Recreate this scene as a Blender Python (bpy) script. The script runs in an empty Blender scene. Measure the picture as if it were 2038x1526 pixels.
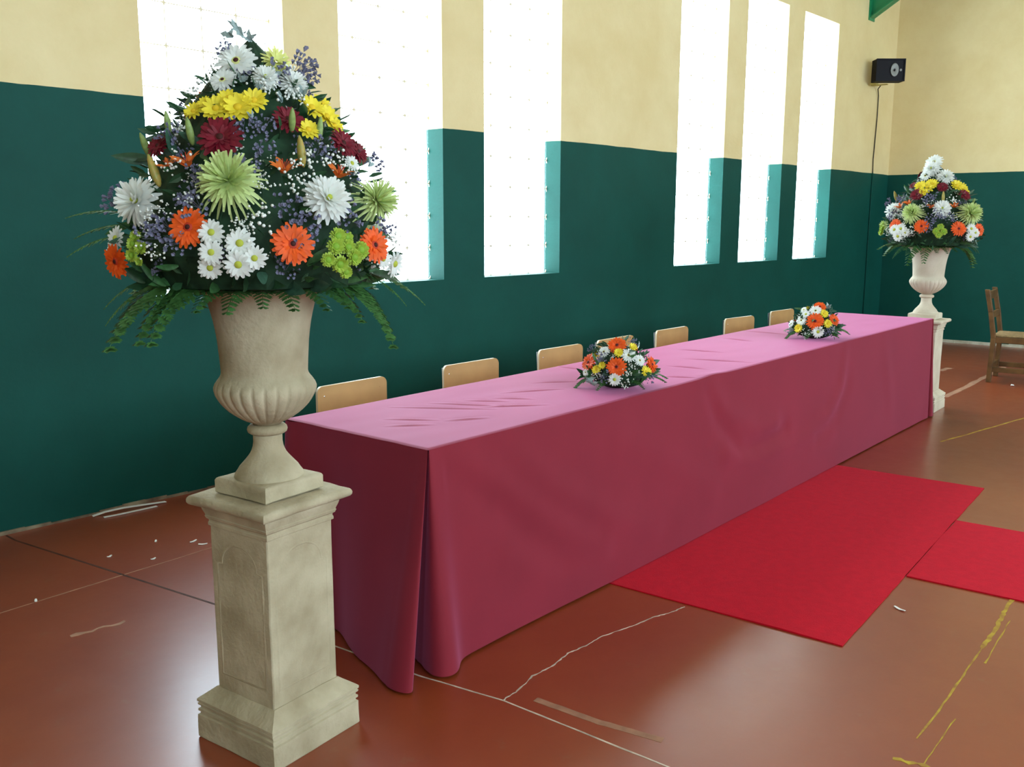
import bpy, bmesh, math, random
from mathutils import Vector, Matrix, noise
random.seed(7)
SC = bpy.context.scene
COL = SC.collection

# ------------------------------------------------------------------ camera, sky, exposure
cam_d = bpy.data.cameras.new('camera'); cam = bpy.data.objects.new('camera', cam_d); COL.objects.link(cam)
SC.camera = cam
yaw, pitch, roll, FPX = 0.73958636, -0.17135486, 0.00269281, 1840.6
Fv = Vector((math.cos(yaw)*math.cos(pitch), math.sin(yaw)*math.cos(pitch), math.sin(pitch)))
Rv = Vector((math.sin(yaw), -math.cos(yaw), 0)); Uv = Rv.cross(Fv)
R2 = math.cos(roll)*Rv + math.sin(roll)*Uv; U2 = -math.sin(roll)*Rv + math.cos(roll)*Uv
cam.matrix_world = Matrix(((R2.x, U2.x, -Fv.x, -1.9099), (R2.y, U2.y, -Fv.y, -4.6024), (R2.z, U2.z, -Fv.z, 1.4588), (0, 0, 0, 1)))
cam_d.sensor_width = 36.0; cam_d.sensor_fit = 'HORIZONTAL'; cam_d.lens = 36.0*FPX/2038.0
cam_d.clip_start = 0.05; cam_d.clip_end = 100

SKY = 11.0
w = bpy.data.worlds.new('sky'); SC.world = w; w.use_nodes = True
bg = w.node_tree.nodes['Background']; bg.inputs['Color'].default_value = (0.79, 0.92, 1.0, 1); bg.inputs['Strength'].default_value = SKY
vs = SC.view_settings; vs.view_transform = 'Standard'; vs.look = 'None'; vs.gamma = 1.0; vs.use_curve_mapping = False
vs.exposure = 0.24
SC.cycles.max_bounces = 8; SC.cycles.diffuse_bounces = 5; SC.cycles.transparent_max_bounces = 16

WIN = [(0.393, 1.230), (1.613, 2.447), (2.841, 3.676), (5.300, 6.110), (6.468, 7.308), (7.668, 8.522)]
WZ0, WZ1 = 1.081, 3.652
OPP = [(-6.9, -4.5), (-3.9, -1.5), (-0.9, 1.5), (2.1, 4.5), (5.1, 7.5), (8.1, 10.5)]      # windows of the opposite wall
OZ0, OZ1 = 1.5, 4.0
YB = -10.0
def portal(cx, cy, cz, sx, sz, facing):
    l = bpy.data.lights.new('daylight', 'AREA'); l.shape = 'RECTANGLE'; l.size = sx; l.size_y = sz
    l.cycles.is_portal = True
    o = bpy.data.objects.new('daylight', l); COL.objects.link(o)
    o.location = (cx, cy, cz)
    o.rotation_euler = (math.radians(-90 if facing < 0 else 90), 0, 0)   # -Z of the lamp looks into the hall
for a, b in WIN: portal((a+b)/2, 0.19, (WZ0+WZ1)/2, b-a, WZ1-WZ0, -1)
for a, b in OPP: portal((a+b)/2, YB-0.26, (OZ0+OZ1)/2, b-a, OZ1-OZ0, 1)

# ------------------------------------------------------------------ helpers
def tag(o, label=None, cat=None, group=None, kind=None):
    if label: o['label'] = label
    if cat: o['category'] = cat
    if group: o['group'] = group
    if kind: o['kind'] = kind
    return o
def mesh(name, verts, faces, mat=None, smooth=False):
    me = bpy.data.meshes.new(name); me.from_pydata([tuple(v) for v in verts], [], faces); me.update()
    if mat: me.materials.append(mat)
    if smooth: me.polygons.foreach_set('use_smooth', [True]*len(me.polygons))
    return me
def link(name, me, parent=None, mw=None):
    o = bpy.data.objects.new(name, me); COL.objects.link(o)
    if parent: o.parent = parent
    if mw is not None: o.matrix_local = mw
    return o
def empty(name, loc=(0, 0, 0), rz=0.0):
    o = bpy.data.objects.new(name, None); COL.objects.link(o); o.location = loc; o.rotation_euler = (0, 0, rz)
    o.empty_display_size = 0.1
    return o
class MB:
    def __init__(s): s.v = []; s.f = []
    def add(s, vs, fs, M=None):
        n = len(s.v); s.v += [(M @ Vector(v)) if M else Vector(v) for v in vs]; s.f += [tuple(i+n for i in f) for f in fs]
    def box(s, x0, x1, y0, y1, z0, z1, M=None):
        s.add([(x0,y0,z0),(x1,y0,z0),(x1,y1,z0),(x0,y1,z0),(x0,y0,z1),(x1,y0,z1),(x1,y1,z1),(x0,y1,z1)],
              [(0,3,2,1),(4,5,6,7),(0,1,5,4),(1,2,6,5),(2,3,7,6),(3,0,4,7)], M)
    def tube(s, pts, r, n=8, caps=True):
        pts = [Vector(p) for p in pts]; rings = []; up = Vector((0.13, 0.21, 0.97))
        base = len(s.v)
        for i, p in enumerate(pts):
            d = (pts[min(i+1, len(pts)-1)] - pts[max(i-1, 0)]).normalized()
            a = d.cross(up)
            if a.length < 1e-3: a = d.cross(Vector((1, 0, 0)))
            a.normalize(); b = d.cross(a)
            rr = r[i] if isinstance(r, (list, tuple)) else r
            for k in range(n):
                t = 2*math.pi*k/n; s.v.append(p + a*math.cos(t)*rr + b*math.sin(t)*rr)
        for i in range(len(pts)-1):
            for k in range(n):
                s.f.append((base+i*n+k, base+i*n+(k+1) % n, base+(i+1)*n+(k+1) % n, base+(i+1)*n+k))
        if caps:
            s.f.append(tuple(base+k for k in reversed(range(n)))); s.f.append(tuple(base+(len(pts)-1)*n+k for k in range(n)))
    def lathe(s, prof, n=48, rfun=None, caps=True):
        base = len(s.v)
        for (z, r) in prof:
            for k in range(n):
                t = 2*math.pi*k/n; rr = rfun(z, r, t) if rfun else r
                s.v.append(Vector((rr*math.cos(t), rr*math.sin(t), z)))
        for i in range(len(prof)-1):
            for k in range(n):
                s.f.append((base+i*n+k, base+i*n+(k+1) % n, base+(i+1)*n+(k+1) % n, base+(i+1)*n+k))
        if caps:
            s.f.append(tuple(base+k for k in reversed(range(n)))); s.f.append(tuple(base+(len(prof)-1)*n+k for k in range(n)))
    def ball(s, c, r, n=6, m=4, M=None, sz=1.0):
        vs = [(c[0], c[1], c[2]-r*sz)]
        for i in range(1, m):
            ph = -math.pi/2 + math.pi*i/m
            for k in range(n):
                t = 2*math.pi*k/n; vs.append((c[0]+r*math.cos(ph)*math.cos(t), c[1]+r*math.cos(ph)*math.sin(t), c[2]+r*sz*math.sin(ph)))
        vs.append((c[0], c[1], c[2]+r*sz)); fs = []
        for k in range(n): fs.append((0, 1+(k+1) % n, 1+k))
        for i in range(m-2):
            for k in range(n): fs.append((1+i*n+k, 1+i*n+(k+1) % n, 1+(i+1)*n+(k+1) % n, 1+(i+1)*n+k))
        l = 1+(m-2)*n
        for k in range(n): fs.append((l+k, l+(k+1) % n, len(vs)-1))
        s.add(vs, fs, M)
    def me(s, name, mat=None, smooth=False): return mesh(name, s.v, s.f, mat, smooth)
    def build(s, name, mat=None, parent=None, smooth=False, mw=None): return link(name, s.me(name, mat, smooth), parent, mw)
def bevel(o, wd, seg=2):
    m = o.modifiers.new('bevel', 'BEVEL'); m.width = wd; m.segments = seg; m.limit_method = 'ANGLE'; m.angle_limit = math.radians(40)
    return o
def autosmooth(me, ang=40):
    me.polygons.foreach_set('use_smooth', [True]*len(me.polygons))
    try: me.set_sharp_from_angle(angle=math.radians(ang))
    except Exception: pass

# ------------------------------------------------------------------ materials
def nodes(name):
    m = bpy.data.materials.new(name); m.use_nodes = True; nt = m.node_tree
    return m, nt, nt.nodes['Principled BSDF']
def N(nt, t, **kw):
    n = nt.nodes.new(t)
    for k, v in kw.items():
        if k in n.inputs: n.inputs[k].default_value = v
        else: setattr(n, k, v)
    return n
def mat(name, col, rough=0.6, spec=0.5, var=0.0, scale=8.0, col2=None, bump=0.0, bscale=60.0, trans=0.0, sheen=0.0, metal=0.0, sheen_tint=(1,1,1)):
    m, nt, P = nodes(name)
    P.inputs['Base Color'].default_value = (*col, 1); P.inputs['Roughness'].default_value = rough
    P.inputs['Specular IOR Level'].default_value = spec; P.inputs['Metallic'].default_value = metal
    if sheen: P.inputs['Sheen Weight'].default_value = sheen; P.inputs['Sheen Roughness'].default_value = 0.45; P.inputs['Sheen Tint'].default_value = (*sheen_tint, 1)
    if var or col2:
        tc = N(nt, 'ShaderNodeTexCoord'); nz = N(nt, 'ShaderNodeTexNoise'); nz.inputs['Scale'].default_value = scale; nz.inputs['Detail'].default_value = 6
        nt.links.new(tc.outputs['Object'], nz.inputs['Vector'])
        rp = N(nt, 'ShaderNodeValToRGB')
        c2 = col2 or tuple(min(1, c*(1+var)) for c in col); c1 = col if col2 else tuple(c*(1-var) for c in col)
        rp.color_ramp.elements[0].color = (*c1, 1); rp.color_ramp.elements[1].color = (*c2, 1)
        rp.color_ramp.elements[0].position = 0.35; rp.color_ramp.elements[1].position = 0.68
        nt.links.new(nz.outputs['Fac'], rp.inputs['Fac']); nt.links.new(rp.outputs['Color'], P.inputs['Base Color'])
    if bump:
        tc = N(nt, 'ShaderNodeTexCoord'); nz = N(nt, 'ShaderNodeTexNoise'); nz.inputs['Scale'].default_value = bscale; nz.inputs['Detail'].default_value = 5
        nt.links.new(tc.outputs['Object'], nz.inputs['Vector'])
        bp = N(nt, 'ShaderNodeBump'); bp.inputs['Strength'].default_value = bump; bp.inputs['Distance'].default_value = 0.01
        nt.links.new(nz.outputs['Fac'], bp.inputs['Height']); nt.links.new(bp.outputs['Normal'], P.inputs['Normal'])
    if trans:
        out = nt.nodes['Material Output']; tr = N(nt, 'ShaderNodeBsdfTranslucent'); mx = N(nt, 'ShaderNodeMixShader'); mx.inputs[0].default_value = trans
        if var or col2: nt.links.new(rp.outputs['Color'], tr.inputs['Color'])
        else: tr.inputs['Color'].default_value = (*col, 1)
        nt.links.new(P.outputs[0], mx.inputs[1]); nt.links.new(tr.outputs[0], mx.inputs[2]); nt.links.new(mx.outputs[0], out.inputs['Surface'])
    return m

def wall_material(name, line):
    m, nt, P = nodes(name)
    tc = N(nt, 'ShaderNodeTexCoord'); sep = N(nt, 'ShaderNodeSeparateXYZ'); nt.links.new(tc.outputs['Object'], sep.inputs[0])
    nz = N(nt, 'ShaderNodeTexNoise'); nz.inputs['Scale'].default_value = 3.0; nz.inputs['Detail'].default_value = 5; nt.links.new(tc.outputs['Object'], nz.inputs['Vector'])
    ma = N(nt, 'ShaderNodeMath', operation='MULTIPLY_ADD'); ma.inputs[1].default_value = 0.018; ma.inputs[2].default_value = -0.009; nt.links.new(nz.outputs['Fac'], ma.inputs[0])
    ad = N(nt, 'ShaderNodeMath', operation='ADD'); nt.links.new(sep.outputs['Z'], ad.inputs[0]); nt.links.new(ma.outputs[0], ad.inputs[1])
    gt = N(nt, 'ShaderNodeMath', operation='GREATER_THAN'); gt.inputs[1].default_value = line; nt.links.new(ad.outputs[0], gt.inputs[0])
    n2 = N(nt, 'ShaderNodeTexNoise'); n2.inputs['Scale'].default_value = 1.6; n2.inputs['Detail'].default_value = 8; n2.inputs['Roughness'].default_value = 0.65; nt.links.new(tc.outputs['Object'], n2.inputs['Vector'])
    def ramp(a, b):
        r = N(nt, 'ShaderNodeValToRGB'); r.color_ramp.elements[0].color = (*a, 1); r.color_ramp.elements[1].color = (*b, 1)
        r.color_ramp.elements[0].position = 0.35; r.color_ramp.elements[1].position = 0.68; nt.links.new(n2.outputs['Fac'], r.inputs['Fac']); return r
    g = ramp(GREEN_A, GREEN_B); c = ramp(CREAM_A, CREAM_B)
    mx = N(nt, 'ShaderNodeMix', data_type='RGBA'); nt.links.new(gt.outputs[0], mx.inputs[0]); nt.links.new(g.outputs[0], mx.inputs[6]); nt.links.new(c.outputs[0], mx.inputs[7])
    nt.links.new(mx.outputs[2], P.inputs['Base Color']); P.inputs['Roughness'].default_value = 0.6; P.inputs['Specular IOR Level'].default_value = 0.2
    n3 = N(nt, 'ShaderNodeTexNoise'); n3.inputs['Scale'].default_value = 45; n3.inputs['Detail'].default_value = 4; nt.links.new(tc.outputs['Object'], n3.inputs['Vector'])
    bp = N(nt, 'ShaderNodeBump'); bp.inputs['Strength'].default_value = 0.12; bp.inputs['Distance'].default_value = 0.01; nt.links.new(n3.outputs['Fac'], bp.inputs['Height']); nt.links.new(bp.outputs['Normal'], P.inputs['Normal'])
    return m
GREEN_A, GREEN_B = (0.0013, 0.059, 0.046), (0.0025, 0.076, 0.060)
CREAM_A, CREAM_B = (0.74, 0.60, 0.31), (0.82, 0.70, 0.40)
PAINT_LINE = 2.079
M_wall = wall_material('two_tone_wall_paint', PAINT_LINE)

def floor_material():
    m, nt, P = nodes('red_painted_concrete')
    tc = N(nt, 'ShaderNodeTexCoord')
    n1 = N(nt, 'ShaderNodeTexNoise'); n1.inputs['Scale'].default_value = 1.1; n1.inputs['Detail'].default_value = 9; n1.inputs['Roughness'].default_value = 0.6
    n2 = N(nt, 'ShaderNodeTexNoise'); n2.inputs['Scale'].default_value = 9.0; n2.inputs['Detail'].default_value = 8; n2.inputs['Roughness'].default_value = 0.7
    for n in (n1, n2): nt.links.new(tc.outputs['Object'], n.inputs['Vector'])
    r = N(nt, 'ShaderNodeValToRGB'); r.color_ramp.elements[0].color = (0.235, 0.034, 0.009, 1); r.color_ramp.elements[1].color = (0.300, 0.058, 0.013, 1)
    r.color_ramp.elements[0].position = 0.3; r.color_ramp.elements[1].position = 0.72; nt.links.new(n1.outputs['Fac'], r.inputs['Fac'])
    r2 = N(nt, 'ShaderNodeValToRGB'); r2.color_ramp.elements[0].color = (0, 0, 0, 1); r2.color_ramp.elements[1].color = (0.5, 0.5, 0.5, 1)
    r2.color_ramp.elements[0].position = 0.60; r2.color_ramp.elements[1].position = 0.80; nt.links.new(n2.outputs['Fac'], r2.inputs['Fac'])
    mx = N(nt, 'ShaderNodeMix', data_type='RGBA'); nt.links.new(r2.outputs['Color'], mx.inputs[0]); nt.links.new(r.outputs['Color'], mx.inputs[6]); mx.inputs[7].default_value = (0.26, 0.12, 0.06, 1)
    nt.links.new(mx.outputs[2], P.inputs['Base Color'])
    mr = N(nt, 'ShaderNodeMapRange'); mr.inputs['To Min'].default_value = 0.30; mr.inputs['To Max'].default_value = 0.46; nt.links.new(n2.outputs['Fac'], mr.inputs['Value']); nt.links.new(mr.outputs[0], P.inputs['Roughness'])
    P.inputs['Specular IOR Level'].default_value = 0.6; P.inputs['Coat Weight'].default_value = 0.6; P.inputs['Coat Roughness'].default_value = 0.24
    bp = N(nt, 'ShaderNodeBump'); bp.inputs['Strength'].default_value = 0.06; bp.inputs['Distance'].default_value = 0.01; nt.links.new(n2.outputs['Fac'], bp.inputs['Height']); nt.links.new(bp.outputs['Normal'], P.inputs['Normal'])
    return m
M_floor = floor_material()

def block_material():
    m = bpy.data.materials.new('clear_glass_block'); m.use_nodes = True; nt = m.node_tree; out = nt.nodes['Material Output']
    nt.nodes.remove(nt.nodes['Principled BSDF'])
    t = N(nt, 'ShaderNodeBsdfTransparent'); t.inputs['Color'].default_value = (0.95, 0.98, 0.99, 1)
    g = N(nt, 'ShaderNodeBsdfGlossy'); g.inputs['Roughness'].default_value = 0.12
    mx = N(nt, 'ShaderNodeMixShader'); mx.inputs[0].default_value = 0.05
    nt.links.new(t.outputs[0], mx.inputs[1]); nt.links.new(g.outputs[0], mx.inputs[2]); nt.links.new(mx.outputs[0], out.inputs['Surface'])
    return m
M_block = block_material()
M_mortar = mat('pale_mortar', (0.75, 0.68, 0.50), 0.8, trans=0.09)
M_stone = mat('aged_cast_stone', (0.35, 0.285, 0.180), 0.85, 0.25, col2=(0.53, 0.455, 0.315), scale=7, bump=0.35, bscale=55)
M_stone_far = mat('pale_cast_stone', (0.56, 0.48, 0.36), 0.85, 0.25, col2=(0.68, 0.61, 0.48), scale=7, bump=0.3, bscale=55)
M_cloth = mat('burgundy_satin_cloth', (0.225, 0.018, 0.030), 0.65, 0.12, var=0.06, scale=3, bump=0.05, bscale=500, sheen=0.47, sheen_tint=(1.0, 0.36, 0.70))
M_carpet = mat('bright_red_felt', (0.54, 0.006, 0.018), 0.95, 0.1, var=0.06, scale=25, bump=0.3, bscale=260, sheen=0.08, sheen_tint=(1.0, 0.4, 0.6))
M_ply = mat('beech_plywood', (0.50, 0.30, 0.12), 0.45, 0.4, var=0.10, scale=5)
M_lit_edge = mat('lit_ply_edge', (0.72, 0.60, 0.42), 0.4, 0.5)  # window light on the backrest edges, put into a paler ply colour
M_blackmetal = mat('black_painted_steel', (0.012, 0.012, 0.014), 0.4, 0.5)
M_screw = mat('bright_screw', (0.75, 0.75, 0.75), 0.25, 0.6, metal=0.8)
M_dwood = mat('dark_stained_wood', (0.13, 0.062, 0.018), 0.4, 0.5, var=0.35, scale=9)
M_rush = mat('woven_rush', (0.30, 0.20, 0.09), 0.8, 0.3, var=0.3, scale=40)
M_black = mat('black_plastic', (0.006, 0.006, 0.010), 0.6, 0.2)
M_grille = mat('speaker_cone_grey', (0.20, 0.21, 0.20), 0.35, 0.6)
M_cable = mat('black_rubber', (0.02, 0.018, 0.012), 0.5, 0.4)
M_bracket = mat('yellowed_bracket', (0.45, 0.36, 0.10), 0.5, 0.4)
M_steelgreen = mat('green_gloss_paint', (0.012, 0.25, 0.105), 0.35, 0.5)
M_white = mat('white_paper', (0.80, 0.80, 0.76), 0.7, 0.3)
M_roof = mat('pale_ceiling_board', (0.62, 0.60, 0.54), 0.8, 0.2)
M_skirt = mat('worn_cream_edge', (0.60, 0.58, 0.48), 0.7, 0.3, col2=(0.42, 0.38, 0.28), scale=11)
M_skirtb = mat('worn_brown_edge', (0.10, 0.05, 0.03), 0.7, 0.3, col2=(0.34, 0.29, 0.19), scale=8)
M_joint = mat('floor_joint_filler', (0.56, 0.47, 0.38), 0.7, 0.3, var=0.3, scale=15)
M_jointd = mat('dark_floor_joint', (0.075, 0.028, 0.018), 0.7, 0.3, var=0.3, scale=15)
M_yline = mat('worn_yellow_line_paint', (0.50, 0.36, 0.03), 0.6, 0.3, col2=(0.30, 0.13, 0.03), scale=20)
M_scrape = mat('pale_scraped_paint', (0.36, 0.18, 0.11), 0.6, 0.3, var=0.2, scale=20)

# ------------------------------------------------------------------ setting
FW = 0.0847; XF = 10.243
def fx(y): return XF - FW*y
X0 = -8.0
def prism(name, poly, z0, z1, m, parent=None):
    b = MB(); n = len(poly)
    b.add([(x, y, z0) for x, y in poly]+[(x, y, z1) for x, y in poly], [tuple(reversed(range(n))), tuple(range(n, 2*n))]+[(i, (i+1) % n, n+(i+1) % n, n+i) for i in range(n)])
    return b.build(name, m, parent)
floor = prism('floor', [(X0-.3, .3), (X0-.3, YB-.3), (fx(YB)+.4, YB-.3), (fx(.3)+.4, .3)], -0.15, 0.0, M_floor); tag(floor, kind='structure')
def wall_with_holes(name, x0, x1, ya, yb, z0, z1, holes, hz0, hz1, m):
    b = MB(); b.box(x0, x1, ya, yb, z0, hz0); b.box(x0, x1, ya, yb, hz1, z1)
    xs = [x0]+[v for h in holes for v in h]+[x1]
    for i in range(0, len(xs), 2): b.box(xs[i], xs[i+1], ya, yb, hz0, hz1)
    o = b.build(name, m); tag(o, kind='structure'); return o
EAVE = 4.25; SLOPE = math.tan(math.radians(31))
wall_with_holes('wall_left', X0-.25, fx(0)+.02, 0.0, 0.16, 0.0, EAVE+.12, WIN, WZ0, WZ1, M_wall)
wall_with_holes('wall_right', X0-.25, fx(YB)+.02, YB-.22, YB, 0.0, EAVE+.12, OPP, OZ0, OZ1, M_wall)
RIDGE = EAVE + SLOPE*5.0
def gable(name, xa, xb, ya, yb, th):
    # vertical pentagon between (xa,ya) and (xb,yb)
    b = MB(); mid = ((xa+xb)/2, (ya+yb)/2); P = [(xa, ya, 0), (xb, yb, 0), (xb, yb, EAVE+.1), (*mid, RIDGE+.1), (xa, ya, EAVE+.1)]
    b.add([(x, y, z) for x, y, z in P]+[(x+th, y, z) for x, y, z in P], [(0, 1, 2, 3, 4), (9, 8, 7, 6, 5)]+[(i, 5+i, 5+(i+1) % 5, (i+1) % 5) for i in range(5)])
    o = b.build(name, M_wall); tag(o, kind='structure'); return o
gable('wall_far', fx(.22), fx(YB-.22), .22, YB-.22, .22)
gable('wall_near', X0, X0, .22, YB-.22, -.22)
b = MB()
for s_ in (0, 1):
    ya, yb = ((.4, YB/2) if s_ == 0 else (YB-.4, YB/2)); za = EAVE - SLOPE*.4
    b.add([(X0-.3, ya, za), (fx(YB)+.4, ya, za), (fx(YB)+.4, yb, RIDGE), (X0-.3, yb, RIDGE), (X0-.3, ya, za+.15), (fx(YB)+.4, ya, za+.15), (fx(YB)+.4, yb, RIDGE+.15), (X0-.3, yb, RIDGE+.15)],
          [(0, 3, 2, 1), (4, 5, 6, 7), (0, 1, 5, 4), (1, 2, 6, 5), (2, 3, 7, 6), (3, 0, 4, 7)])
tag(b.build('ceiling', M_roof), kind='structure')
# foot of the walls: worn edges
b = MB()
xs = [-1.9+i*.12 for i in range(101)]
for i in range(len(xs)-1):
    if xs[i+1] > fx(0): break
    h = .014+.012*noise.noise(Vector((xs[i]*3, 0, 0))); d = .012+.008*noise.noise(Vector((xs[i]*5, 4, 0)))
    b.box(xs[i], xs[i+1], -d, .001, 0, max(.006, h))
tag(b.build('baseboard_left', M_skirtb), kind='structure')
b = MB()
for i in range(60):
    y = -.05-i*.15; h = .035+.012*noise.noise(Vector((y*4, 0, 7))); d = .02+.012*noise.noise(Vector((y*6, 2, 0)))
    x = fx(y-.07)
    b.box(x-d, x+.02, y-.15, y, 0, h)
tag(b.build('baseboard_far', M_skirt), kind='structure')

# glass block windows
PX = 4; PZ = 12
def rounded_sq(h, v, r, n=4):
    P = []
    for cx, cy, a0 in ((h-r, v-r, 0), (-h+r, v-r, 90), (-h+r, -v+r, 180), (h-r, -v+r, 270)):
        for k in range(n+1):
            a = math.radians(a0+90*k/n); P.append((cx+r*math.cos(a), cy+r*math.sin(a)))
    return P
for wi, (a, bb) in enumerate(WIN):
    px = (bb-a)/PX; pz = (WZ1-WZ0)/PZ; yc = 0.147; th = 0.010
    root = empty('window_%d' % (wi+1), (a, 0, WZ0)); tag(root, kind='structure')
    hb, vb = px/2-.003, pz/2-.003
    sq = rounded_sq(hb, vb, .03); n = len(sq)
    q = MB(); sq2 = [(x*.93, z*.93) for x, z in sq]
    rings = [[(x, -th-.004, z) for x, z in sq2], [(x, -th+.004, z) for x, z in sq], [(x, th-.004, z) for x, z in sq], [(x, th+.004, z) for x, z in sq2]]
    vs_ = [p for r in rings for p in r]; fs = [tuple(range(n)), tuple(reversed(range(3*n, 4*n)))]
    for r in range(3):
        for k in range(n): fs.append((r*n+k, (r+1)*n+k, (r+1)*n+(k+1) % n, r*n+(k+1) % n))
    q.add(vs_, fs); bm_me = q.me('glass_block', M_block)
    for i in range(PX):
        for j in range(PZ):
            o = bpy.data.objects.new('glass_block', bm_me); COL.objects.link(o); o.parent = root; o.location = (px*(i+.5), yc, pz*(j+.5))
    g = MB()
    for i in range(1, PX): g.box(px*i-.0025, px*i+.0025, yc-th-.001, yc-th+.004, 0, WZ1-WZ0)
    for j in range(1, PZ): g.box(0, bb-a, yc-th-.001, yc-th+.004, pz*j-.0025, pz*j+.0025)
    for i in range(0, PX+1):
        for j in range(0, PZ+1):
            R_ = .021; c_ = (px*i, pz*j); pts = []
            for k in range(8):
                rr = R_ if k % 2 == 0 else R_*.36; pts.append((c_[0]+rr*math.cos(k*math.pi/4), c_[1]+rr*math.sin(k*math.pi/4)))
            pts = [(min(max(x, .0), bb-a), min(max(z, .0), WZ1-WZ0)) for x, z in pts]
            vs_ = [(x, yc-th-.002, z) for x, z in pts]+[(x, yc-th+.005, z) for x, z in pts]
            g.add(vs_, [tuple(range(8)), tuple(reversed(range(8, 16)))]+[(k, 8+k, 8+(k+1) % 8, (k+1) % 8) for k in range(8)])
    g.build('mortar_grid', M_mortar, root)
M_pane = block_material()
for wi, (a, bb) in enumerate(OPP):
    root = empty('window_%d' % (wi+7), (a, YB, OZ0)); tag(root, kind='structure')
    g = MB(); W_, H_ = bb-a, OZ1-OZ0
    for x in (0.03, W_/2, W_-.03): g.box(x-.03, x+.03, -.14, -.08, 0, H_)
    for z in (0.03, H_/2, H_-.03): g.box(0, W_, -.14, -.08, z-.03, z+.03)
    g.build('window_frame', M_steelgreen, root)
    g = MB(); g.box(.03, W_-.03, -.112, -.106, .03, H_-.03); g.build('pane', M_pane, root)

# floor joints and worn court lines (parts of the floor)
def strip(name, pts, wdt, m, z=0.0008, parent=floor, jag=0.0):
    pts = [Vector((x, y, 0)) for x, y in pts]
    if jag:
        out = []
        for i in range(len(pts)-1):
            for k in range(8): out.append(pts[i].lerp(pts[i+1], k/8))
        pts = out+[pts[-1]]
    V = []; n = len(pts)
    for i, p in enumerate(pts):
        d = (pts[min(i+1, n-1)]-pts[max(i-1, 0)]).normalized(); nrm = Vector((-d.y, d.x, 0))
        w_ = wdt*(1+jag*random.uniform(-.9, .9)); off = nrm*jag*wdt*random.uniform(-.8, .8)
        V += [(p+off+nrm*w_/2)+Vector((0, 0, z)), (p+off-nrm*w_/2)+Vector((0, 0, z))]
    b = MB(); m_ = len(V); V2 = V+[v-Vector((0, 0, z+.002)) for v in V]
    F = [(2*i, 2*i+1, 2*i+3, 2*i+2) for i in range(n-1)]
    b.add(V2, F+[(m_+2*i, m_+2*i+2, m_+2*i+3, m_+2*i+1) for i in range(n-1)]+[(2*i, 2*i+2, m_+2*i+2, m_+2*i) for i in range(n-1)]+[(2*i+1, m_+2*i+1, m_+2*i+3, 2*i+3) for i in range(n-1)])
    return b.build(name, m, parent)
strip('floor_joint', [(-.43, -.02), (-.427, -.122), (-.18, -1.475)], .010, M_jointd)
strip('floor_joint', [(-.18, -1.475), (-.03, -2.482), (.039, -2.79), (.083, -3.365), (.2, -4.6), (.3, -6)], .006, M_joint, jag=.2)
strip('floor_joint', [(-3.6, -1.12), (-.73, -.943), (-.2, -.905), (.138, -.881), (1.4, -.80)], .006, M_scrape, jag=.3)
strip('floor_crack', [(.039, -2.788), (.113, -2.784), (.22, -2.754), (.318, -2.758), (.424, -2.737), (.51, -2.746), (.617, -2.743), (.76, -2.774), (.873, -2.786), (.968, -2.814), (1.037, -2.82)], .004, M_joint, jag=.7)
strip('court_line', [(2.4, -3.70), (1.841, -3.744), (1.674, -3.762), (1.437, -3.778)], .016, M_yline, jag=.25)
strip('court_line', [(1.437, -3.778), (1.1, -3.797), (.688, -3.815)], .006, M_yline, jag=.5)
strip('court_line', [(1.753, -3.784), (1.321, -3.818)], .005, M_yline, jag=.6)
strip('court_line', [(.878, -3.859), (.572, -3.875)], .005, M_yline, jag=.6)
strip('court_line', [(.54, -3.80), (.563, -3.88), (.56, -4.0)], .012, M_yline, jag=.6)
strip('worn_stripe', [(.112, -2.86), (.14, -3.09), (.185, -3.28)], .026, M_scrape, jag=.06)
strip('worn_stripe', [(6.36, -2.086), (7.674, -2.028), (8.586, -1.976)], .05, M_scrape, jag=.2)
strip('worn_stripe', [(7.834, -1.568), (8.115, -1.577)], .06, M_scrape, jag=.2)
strip('worn_stripe', [(-.68, -1.345), (-.489, -1.37)], .02, M_scrape, jag=.6)
strip('worn_stripe', [(4.6, -2.62), (5.6, -2.78), (6.6, -2.95)], .012, M_yline, jag=.4)

# green steel rafter end against the window wall
rt = empty('roof_rafter', (9.38, 0, 3.834)); tag(rt, 'green painted steel rafter end coming off the window wall above the loudspeaker', 'rafter')
ln = 3.2; ca, sa = math.cos(math.radians(31)), math.sin(math.radians(31))
def rp(s_, d_): return (-s_*ca, s_*sa + d_)
b = MB(); P = [rp(0, 0), rp(ln, 0), rp(ln, .34), (0, .34)]
b.add([(-.006, y, z) for y, z in P]+[(.006, y, z) for y, z in P], [(0, 1, 2, 3), (7, 6, 5, 4)]+[(i, 4+i, 4+(i+1) % 4, (i+1) % 4) for i in range(4)]); b.build('web', M_steelgreen, rt)
for d_ in (0, .34):
    b = MB(); P = [rp(0, d_), rp(ln, d_), rp(ln, d_+.014), rp(0, d_+.014)]
    b.add([(-.06, y, z) for y, z in P]+[(.06, y, z) for y, z in P], [(0, 1, 2, 3), (7, 6, 5, 4)]+[(i, 4+i, 4+(i+1) % 4, (i+1) % 4) for i in range(4)]); b.build('flange', M_steelgreen, rt)
b = MB(); b.box(-.08, .08, -.012, .0, -.02, .38); b.build('end_plate', M_steelgreen, rt)

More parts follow.
